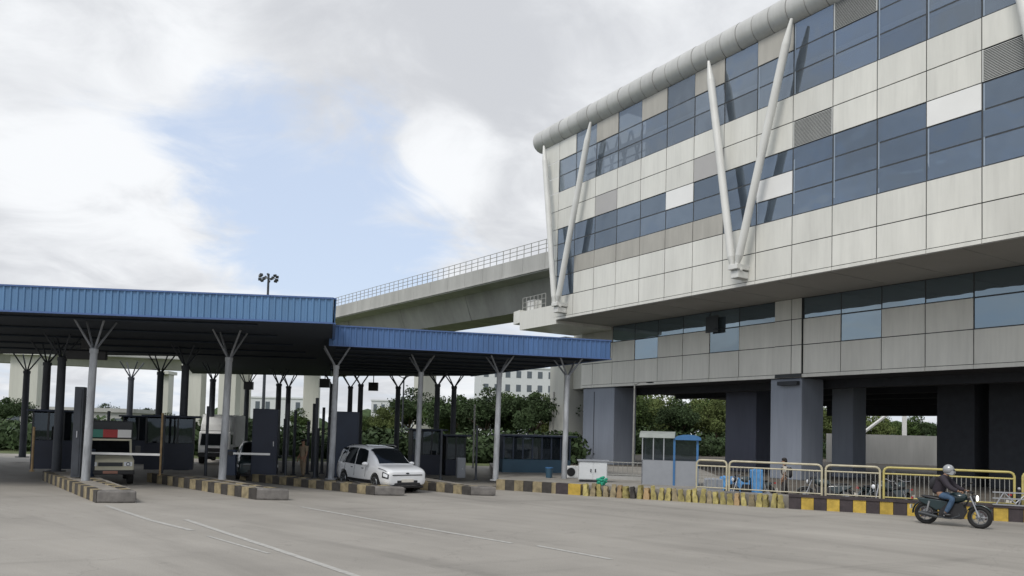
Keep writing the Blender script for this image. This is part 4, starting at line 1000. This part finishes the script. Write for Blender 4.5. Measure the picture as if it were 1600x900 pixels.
    MB().box(-.40,-.36,-.05,.05,.70,.76).build('tail_light', 'red_paint', T)
    MB().box(-.42,-.40,-.09,.09,.42,.54).build('number_plate', 'plate_white', T)
    return T
b0, b1 = Vector(gp(1447,818)), Vector(gp(1531,826)); bd = (b1-b0)
BR = math.atan2(bd.y, bd.x)
bike = motorcycle('dark green motorcycle with bright round headlight riding along the road', (b0.x, b0.y, 0), BR)
bike.scale = (bd.length/1.4, 1, 1.0)
bike.scale = (1.0,)*3 if abs(bd.length/1.4-1) < .02 else (bd.length/1.4,)*3

def hand(mb_chains, base, d, side):
    pass
def rider():
    P = thing('person', 'motorcycle rider with silver helmet, dark jacket and blue jeans', 'person', (b0.x, b0.y, 0), BR); P.scale = bike.scale
    hip = (.33,0,.90)
    ch = [[(.33,0,.90,.10),(.36,0,1.08,.10),(.44,0,1.26,.11),(.50,0,1.38,.10),(.545,0,1.47,.06),(.585,0,1.56,.08),(.60,0,1.62,.085)]]
    k = 7
    for s in (-1,1):
        ch.append([('at',3),(.50,s*.19,1.36,.065),(.68,s*.27,1.14,.052),(.82,s*.31,1.04,.045),(.97,s*.33,1.03,.034)])
    for s in (-1,1):
        ch.append([('at',0),(.38,s*.11,.88,.10),(.78,s*.20,.80,.075),(.66,s*.20,.52,.06),(.56,s*.19,.36,.045)])
    skinned('body', ch, 'skin', P)
    # hands closed on the grips
    for s in (-1,1):
        mb = MB().ell((1.005,s*.335,1.015),(.045,.04,.028), 10, 7)
        for i in range(4):
            y = s*(.305+i*.020); mb.path([(1.02,y,1.025),(1.062-.004*i,y,1.015),(1.068-.004*i,y,.985),(1.04,y,.968)], .0095, 6)
        mb.path([(1.0,s*.30,1.0),(1.02,s*.285,.975),(1.05,s*.28,.97)], .011, 6)
        mb.build('hand', 'skin', P, smooth=True)
    jk = [[(.31,0,.86,.19),(.34,0,1.04,.19),(.42,0,1.24,.20),(.49,0,1.385,.15),(.53,0,1.45,.085)]]
    for s in (-1,1): jk.append([('at',3),(.50,s*.20,1.37,.105),(.67,s*.275,1.15,.088),(.82,s*.31,1.055,.074),(.95,s*.33,1.03,.062)])
    skinned('jacket', jk, 'jacket', P)
    tr = [[(.33,0,.90,.165),(.35,0,.98,.15)]]
    for s in (-1,1): tr.append([('at',0),(.42,s*.12,.88,.115),(.78,s*.205,.81,.09),(.67,s*.205,.55,.072),(.58,s*.195,.38,.06)])
    skinned('jeans', tr, 'jeans', P)
    for s in (-1,1): MB().ell((.60,s*.19,.325),(.14,.05,.045), 12, 7).ell((.545,s*.19,.36),(.06,.05,.06), 10, 7).build('shoe', 'plastic_black', P, smooth=True)
    h = MB().ell((.60,0,1.615),(.155,.135,.15), 20, 14).xprism([(.56,1.50),(.72,1.46),(.765,1.52),(.745,1.60),(.6,1.60)], -.095, .095).build('helmet', 'helmet', P, smooth=True)
    MB().ell((.645,0,1.60),(.122,.115,.055), 18, 8).build('visor', 'plastic_black', h, smooth=True)
    MB().ell((.20,0,1.20),(.11,.15,.20), 14, 10, Euler((0,R(15),0)).to_matrix()).build('backpack', 'bag_black', P, smooth=True)
rider()

def standing(label, loc, rz, shirt, legs, bag=True, sc_=1.0):
    P = thing('person', label, 'person', loc, rz); P.scale = (sc_,)*3
    # faces +x, slight stride
    ch = [[(0,0,.92,.13),(0,0,1.1,.12),(.01,0,1.28,.135),(.01,0,1.42,.09),(.02,0,1.51,.05),(.035,0,1.60,.078),(.04,0,1.68,.08)]]
    for s in (-1,1): ch.append([('at',3),(.0,s*.18,1.40,.058),(-.03+.05*s,s*.23,1.14,.045),(.10,s*.22,.92,.036),(.13,s*.21,.86,.03)])
    for s in (-1,1): ch.append([('at',0),(.02,s*.10,.86,.10),(.06*s,s*.11,.50,.066),(.10*s-.03,s*.11,.12,.045)])
    skinned('body', ch, 'skin', P)
    for s in (-1,1):
        mb = MB().ell((.135,s*.21,.82),(.022,.035,.045),10,7)
        for i in range(4): y = s*.21-.027+i*.018; mb.path([(.135,y,.79),(.148,y,.755-.004*abs(i-1.5)),(.145,y,.725)], .0085, 5)
        mb.path([(.15,s*.18,.835),(.17,s*.165,.80),(.17,s*.165,.775)], .009, 5); mb.build('hand', 'skin', P, smooth=True)
    sh2 = [[(0,0,.90,.155),(0,0,1.1,.145),(.01,0,1.28,.16),(.01,0,1.42,.11),(.02,0,1.47,.065)]]
    for s in (-1,1): sh2.append([('at',3),(.0,s*.19,1.40,.08),(-.02+.04*s,s*.235,1.20,.068)])
    skinned('shirt', sh2, shirt, P)
    tr = [[(0,0,.93,.14),(0,0,.97,.14)]]
    for s in (-1,1): tr.append([('at',0),(.02,s*.105,.84,.115),(.06*s,s*.115,.50,.082),(.10*s-.03,s*.115,.14,.066)])
    skinned('trousers', tr, legs, P)
    for s in (-1,1): MB().ell((.10*s+.02,s*.115,.05),(.13,.048,.05),12,7).build('shoe', 'plastic_black', P, smooth=True)
    MB().ell((.02,0,1.72),(.105,.092,.075),16,10).ell((-.03,0,1.66),(.07,.088,.09),14,9).build('hair', 'hair', P, smooth=True)
    MB().ell((.125,0,1.635),(.018,.012,.022),8,6).ell((.04,.083,1.63),(.018,.01,.028),8,6).ell((.04,-.083,1.63),(.018,.01,.028),8,6).build('nose_and_ears', 'skin', P, smooth=True)
    MB().ell((.112,.03,1.655),(.008,.013,.007),8,5).ell((.112,-.03,1.655),(.008,.013,.007),8,5).ell((.117,0,1.590),(.008,.022,.006),8,5).build('eyes_and_mouth', 'hair', P, smooth=True)
    if bag:
        b = MB().ell((-.21,0,1.20),(.10,.15,.22),14,10).build('backpack', 'bag_black', P, smooth=True)
        for s in (-1,1): MB().path([(-.14,s*.1,1.38),(.0,s*.12,1.50),(.13,s*.12,1.36),(.12,s*.12,1.15),(-.1,s*.14,1.05)], .016, 6).build('strap', 'bag_black', b)
    return P
pp = onkerb(1214)
standing('person in a pale shirt with a black backpack standing behind the long cream railing', (pp[0]+.95, pp[1]+2.0, .0), R(165), 'shirt_pale', 'trousers', True, .90)
standing('person in khaki clothes standing among the posts left of the white car', (-8.7,33.2,.1), R(-120), 'khaki', 'khaki', False, .93)

# parked motorcycles behind the railings
proto = motorcycle('parked motorcycle with black tank behind the short cream railing, nearest the yellow one', (0,0,0), 0, 'dark_car', 'motorcycles parked behind the railings')
spots = [(1392, 1.2, 50, 'parked black motorcycle behind the left end of the yellow railing'), (1415, 1.0, 200, 'parked black motorcycle seen right behind the rear wheel of the ridden one'),
         (1345, 1.2, 20, 'parked black motorcycle behind the right half of the shorter cream railing'), (1315, 1.4, 160, 'parked black motorcycle behind the left half of the shorter cream railing'),
         (1186, 1.0, 190, 'parked motorcycle next to the blue tarpaulins and left of the standing person'), (1580, 1.2, 30, 'parked motorcycle behind the right end of the yellow railing')]
for i, (u, back, a, lab) in enumerate(spots):
    o = proto if i == 0 else copy_tree(proto)
    k = (u-800)/1230; p = onkerb(min(u, 1540)); 
    if u > 1540: p = (15.6, 24.1)
    back += .55; o.location = (p[0]+back*.5, p[1]+back, 0); o.rotation_euler = (R(8), 0, R(a)); o['label'] = lab; o.scale = (.95,)*3
# blue tarpaulin bundles
def bundle(label, u, back, sz, m, rz=0, z=.38):
    p = onkerb(u); r_ = random.Random(u); bm = bmesh.new(); bmesh.ops.create_cube(bm, size=1); bmesh.ops.subdivide_edges(bm, edges=bm.edges[:], cuts=5, use_grid_fill=True)
    for v in bm.verts:
        v.co.x += r_.uniform(-.03,.03); v.co.y += r_.uniform(-.03,.03); v.co.z += r_.uniform(-.03,.03)+.08*(.5-abs(v.co.x))*(v.co.z > .4)
        v.co.x *= sz[0]; v.co.y *= sz[1]; v.co.z = (v.co.z+.5)*sz[2]
    me = bpy.data.meshes.new('tarpaulin_bundle'); bm.to_mesh(me); bm.free(); me.materials.append(MATS[m])
    o = bpy.data.objects.new('tarpaulin_bundle', me); C.objects.link(o); o.location = (p[0]+back*.4, p[1]+back, z); o.rotation_euler = (0,0,rz); return tag(o, label, 'bundle')
bundle('low bundle under bright blue tarpaulin behind the railing joint', 1131, 1.3, (.5,.45,.85), 'tarp_blue', .2, z=0)
bundle('wider low bundle under bright blue tarpaulin right of the railing joint', 1152, 1.3, (.5,.45,.80), 'tarp_blue', -.1, z=0)
bundle('upright bright blue tarpaulin bundle left of the parked motorcycle', 1176, 1.3, (.34,.34,1.15), 'tarp_blue', .1, z=0)
bundle('pale crumpled sack behind the short cream railing', 1108, 1.2, (.6,.5,.75), 'kiosk_grey', .1, z=0)
o = MB().box(-.6,.6,-.02,.02,.03,.07).box(-.6,.6,-.02,.02,.22,.26).box(-.6,.6,-.02,.02,.40,.44).path([(-.5,0,.05),(-.3,0,.42),(0,0,.1),(.3,0,.42),(.5,0,.05)], .02).ell((.1,0,.55),(.05,.05,.05)).build('metal_frame', 'steel', None)
o.location = (15.2,23.75,.45); o.rotation_euler = (0,0,R(-20)); tag(o, 'low folded metal frame lying on the kerb top at the right edge', 'frame')

# ------------------------------------------------------------------ street lamps and masts
T = thing('floodlight_mast', 'tall mast crowned by a ring of floodlights, rising behind the left canopy', 'light mast', (-47.3, 150, .7))
MB().cyl((0,0,-.7),(0,0,30.2),.32,.2,12).build('mast', 'column_dark', T, smooth=True)
MB().cyl((-1.5,0,29.3),(1.5,0,29.3),.08,n=6).cyl((0,-1.5,29.3),(0,1.5,29.3),.08,n=6).build('ring','steel',T)
fl = MB().cbox((0,0,0),(.55,.35,.45)).mesh('floodlight', 'frame_dark')
for k in range(14):
    a = k*2*math.pi/14; inst('floodlight', fl, T, (1.6*math.cos(a), 1.6*math.sin(a), 29.2+(.55 if k%2 else -.2)), (R(25),0,a))
def lamp(label, x, y, h, arm, n_=2, m='rail_grey'):
    T = thing('street_lamp', label, 'street lamp', (x,y,0)); MB().cyl((0,0,0),(0,0,h),.09,.05,8).build('pole', m, T, smooth=True)
    for s in ([-1,1] if n_ == 2 else [1]):
        MB().path([(0,0,h-.1),(s*arm*.5,0,h+.1),(s*arm,0,h+.12)], .03, 6).build('arm', m, T); MB().ell((s*(arm+.2),0,h+.1),(.28,.1,.05)).build('lamp_head', 'frame_dark', T, smooth=True)
lamp('slim double armed street lamp left of the pale viaduct pier', -8.0, 58, 6.0, .8, 2, 'frame_dark')
lamp('grey street lamp in front of the trees behind the long blue cabin', 3.3, 62, 5.4, 1.0, 1)
lamp('grey lamp post standing between the purple pillar and the kiosk', 8.1, 52, 5.6, .8, 1)
post('pole', 'thin grey pole before the trees between the two rightmost canopy columns', -2.2, 47, 0, 3.8, .05, 'rail_grey', 'pole')
T = thing('steel_frame', 'white diagonal steel frame beyond the dark pillars under the station', 'frame', (34.0,77,0), R(-20))
MB().box(-.2,.2,-.1,.1,0,5.5).build('upright', 'panel_bright', T); MB().box(3.8,4.2,-.1,.1,0,5.5).build('upright', 'panel_bright', T)
MB().cyl((0,0,2.6),(3.2,0,5.3),.16,n=6).cyl((0,0,2.6),(-2.4,0,5.0),.12,n=6).build('brace', 'panel_bright', T); MB().box(-2.5,9,-.08,.08,2.4,2.6).build('crossbar', 'panel_bright', T)
T = thing('boundary_wall', 'long low grey green wall far behind the dark pillars', 'wall', (31.5,76,0), R(-20)); MB().box(-1,22,0,.3,0,2.75).build('wall_panel', 'concrete', T)
T.children[0]['label'] = 'plain wall face'

# ------------------------------------------------------------------ far buildings
def far_building(label, x, y, w_, d_, h, rz, floors, bays, m='far_white', roof=None, nm2='far_building'):
    T = thing(nm2, label, 'building', (x,y,0), rz)
    MB().box(-w_/2,w_/2,0,d_,0,h).build('wall', m, T)
    me = MB().box(-w_/bays*.22,w_/bays*.22,-.05,.0,-h/floors*.25,h/floors*.25).mesh('window','far_window')
    for f in range(floors):
        for b in range(bays): inst('window', me, T, (-w_/2+(b+.5)*w_/bays, 0, (f+.55)*h/floors))
    MB().box(-w_/2-.2,w_/2+.2,-.2,d_+.2,h,h+.4).build('roof', m, T)
far_building('white building with small dark openings behind the trees, right of the smaller canopy', 3.5, 235, 26, 20, 20.5, R(8), 5, 8)
far_building('low pale building behind the trees above the white car', -33, 230, 16, 12, 9.5, 0, 2, 7)
far_building('pale low shed at the far left edge behind the toll lanes', -44, 78, 12, 8, 3.0, R(10), 1, 5, 'concrete')
far_building('pale block seen between the toll columns behind the dark car', -68, 215, 22, 12, 9, 0, 2, 8)

# ------------------------------------------------------------------ trees
def crown_mesh(seed, m, n=3600, rx=3.2, rz=2.4, ls=.135):
    r_ = random.Random(seed); mb = MB(); cl = []; n = int(n*2.6)
    for k in range(34):
        while True:
            p = Vector((r_.uniform(-1,1), r_.uniform(-1,1), r_.uniform(-1,1)))
            if p.length < 1: break
        p = p*(.35+.65*r_.random()); cl.append((Vector((p.x*rx, p.y*rx, p.z*rz)), r_.uniform(.5,1.35)))
    for k in range(n):
        c, s = cl[r_.randrange(len(cl))]
        d = Vector((r_.gauss(0,1), r_.gauss(0,1), r_.gauss(0,1))).normalized()*s*(.55+.5*r_.random()+(.5*r_.random() if r_.random() < .10 else 0)); d.z *= .75
        q = c+d; a = Vector((r_.gauss(0,1), r_.gauss(0,1), r_.gauss(0,.6))).normalized(); b = a.orthogonal().normalized(); b = Matrix.Rotation(r_.uniform(0,6.3),3,a)@b
        l = ls*r_.uniform(.6,1.3); e = a.cross(b)
        mb.add([q-b*l, q+e*l*.5, q+b*l, q-e*l*.5], [(0,1,2,3)])
    me = bpy.data.meshes.new('crown'); me.from_pydata(mb.v, [], mb.f); me.materials.append(MATS[m]); return me
def trunk_mesh(seed, h=3.0):
    r_ = random.Random(seed); mb = MB(); mb.cyl((0,0,0),(.1,0,h*.55),.2,.15,8).cyl((.1,0,h*.55),(0,.1,h),.15,.1,8)
    for k in range(6):
        a = k*1.05+r_.random(); mb.cyl((.08,0,h*.6+k*.15),(1.6*math.cos(a),1.6*math.sin(a),h+r_.uniform(.6,2)),.08,.03,6)
    return mb.mesh('trunk','bark',True)
crowns = [crown_mesh(1,'leaf_a'), crown_mesh(2,'leaf_c',3800,3.4,2.6), crown_mesh(3,'leaf_b',3200,3.0,2.5), crown_mesh(4,'leaf_c',4200,4.0,2.2), crown_mesh(5,'leaf_a',3000,2.6,2.9)]
trunks = [trunk_mesh(k) for k in range(3)]
def tree(u, y, top_v, kind, label, sc_=None, group='trees behind the toll plaza and the station'):
    x = (u-800)/1230*y; hz = 670+.0262*(u-800); zt = (CAM_H+(hz-top_v)*y/1230)*1.08
    s = zt/(3.2+2.3+1.2) if sc_ is None else sc_
    T = thing('tree', label, 'tree', (x, y, 0), rnd.uniform(0,6), group); T.scale = (s*1.05, s*1.05, s)
    inst('crown', crowns[kind], T, (0,0,4.2)); inst('trunk', trunks[kind % 3], T)
TL_ = [(8,72,618,3,'dark tree at the left edge of the picture beside the leftmost pale pier'),
 (170,95,634,1,'dark green tree seen above the cab of the cream pickup'), (200,88,640,0,'tree just right of the cream pickup behind the toll columns'),
 (235,92,636,3,'wide dark tree behind the second pair of toll booths'), (285,100,652,1,'low dark tree left of the white lorry'),
 (335,100,650,0,'low tree behind the box of the white lorry'), (385,96,648,3,'low dark tree right of the white lorry'),
 (420,110,655,1,'low tree behind the tall plain navy cabinet'), (470,88,645,4,'narrow dark tree beside the wide pale pier'),
 (575,84,652,0,'bushy tree right behind the second tall navy cabinet'), (605,78,640,2,'lighter tree above the roof of the white car'), (640,80,612,1,'dark pointed tree left of the pale viaduct pier'),
 (700,74,630,0,'tree just right of the pale viaduct pier'), (722,70,614,3,'broad rounded tree behind the smaller canopy, left one'), (760,66,612,1,'broad dark tree behind the smaller canopy, middle one'),
 (800,68,618,0,'tree behind the left end of the long blue cabin'), (835,64,608,3,'wide dark tree behind the right end of the long blue cabin'), (868,70,622,2,'tree half hidden by the pale corner pier'),
 (990,92,622,0,'tree seen just right of the purple double pillar'), (1030,98,625,2,'light green tree above the left side of the kiosk roof'), (1060,90,628,1,'darker tree right above the kiosk'),
 (1085,100,622,0,'tree behind the blue roof end of the kiosk'), (1120,92,624,2,'bright green tree left of the dark inner pillar'), (1150,96,626,4,'tree hidden mostly by the dark inner pillar'),
 (1290,102,640,2,'light green tree between the two purple pillars on the right'), (1320,108,640,0,'tree behind the slim inner purple pillar'),
 (1370,100,650,2,'pale green tree seen through the white diagonal frame'), (1405,110,655,0,'small tree seen through the right bay of the white frame'), (1440,110,652,1,'dark tree left of the big black pillar under the station'),
 (1010,105,612,2,'tall light green tree between the purple double pillar and the kiosk'), (1105,108,614,2,'tall light green tree rising behind the kiosk end'),
 (1515,100,650,0,'tree glimpsed through the gap right of the black pillar')]
for t in TL_: tree(*t)
# undergrowth below the trees
mb = MB(); r_ = random.Random(9)
for c in range(400):
    u = r_.uniform(-60, 1510); y = r_.uniform(54, 64) if u < 900 else r_.uniform(84, 96); x = (u-800)/1230*y; rr = r_.uniform(.9, 2.3)*y/60; hh = r_.uniform(.9, 2.6)*(1 if u < 900 else 1.3)
    for k in range(150):
        d = Vector((r_.gauss(0,1), r_.gauss(0,1), r_.gauss(0,1))).normalized()*r_.uniform(.75,1.02); q = Vector((x+d.x*rr, y+d.y*rr, hh*.45+d.z*hh*.55))
        if q.z < .02: continue
        a = (d+Vector((r_.gauss(0,.5), r_.gauss(0,.5), r_.gauss(0,.5)))).normalized(); b = a.orthogonal().normalized(); b = Matrix.Rotation(r_.uniform(0,6.3),3,a)@b; e = a.cross(b); l = r_.uniform(.12,.26)
        mb.add([q-b*l, q+e*l*.7, q+b*l, q-e*l*.7], [(0,1,2,3)])
me = bpy.data.meshes.new('hedge'); me.from_pydata(mb.v, [], mb.f); me.materials.append(MATS['leaf_c'])
o = bpy.data.objects.new('undergrowth', me); C.objects.link(o); tag(o, 'dark shrubs growing in a belt under the far trees', 'shrubs', kind='stuff')
mb = MB()
for k in range(40): x = -120+k*7; mb.ell((x, 300+30*math.sin(k*1.7), 0), (7, 6, 6+3*math.sin(k*2.3)), 10, 7)
o = mb.build('far_woodland', 'leaf_c'); tag(o, 'dark line of distant woodland along the horizon', 'woodland', kind='stuff')
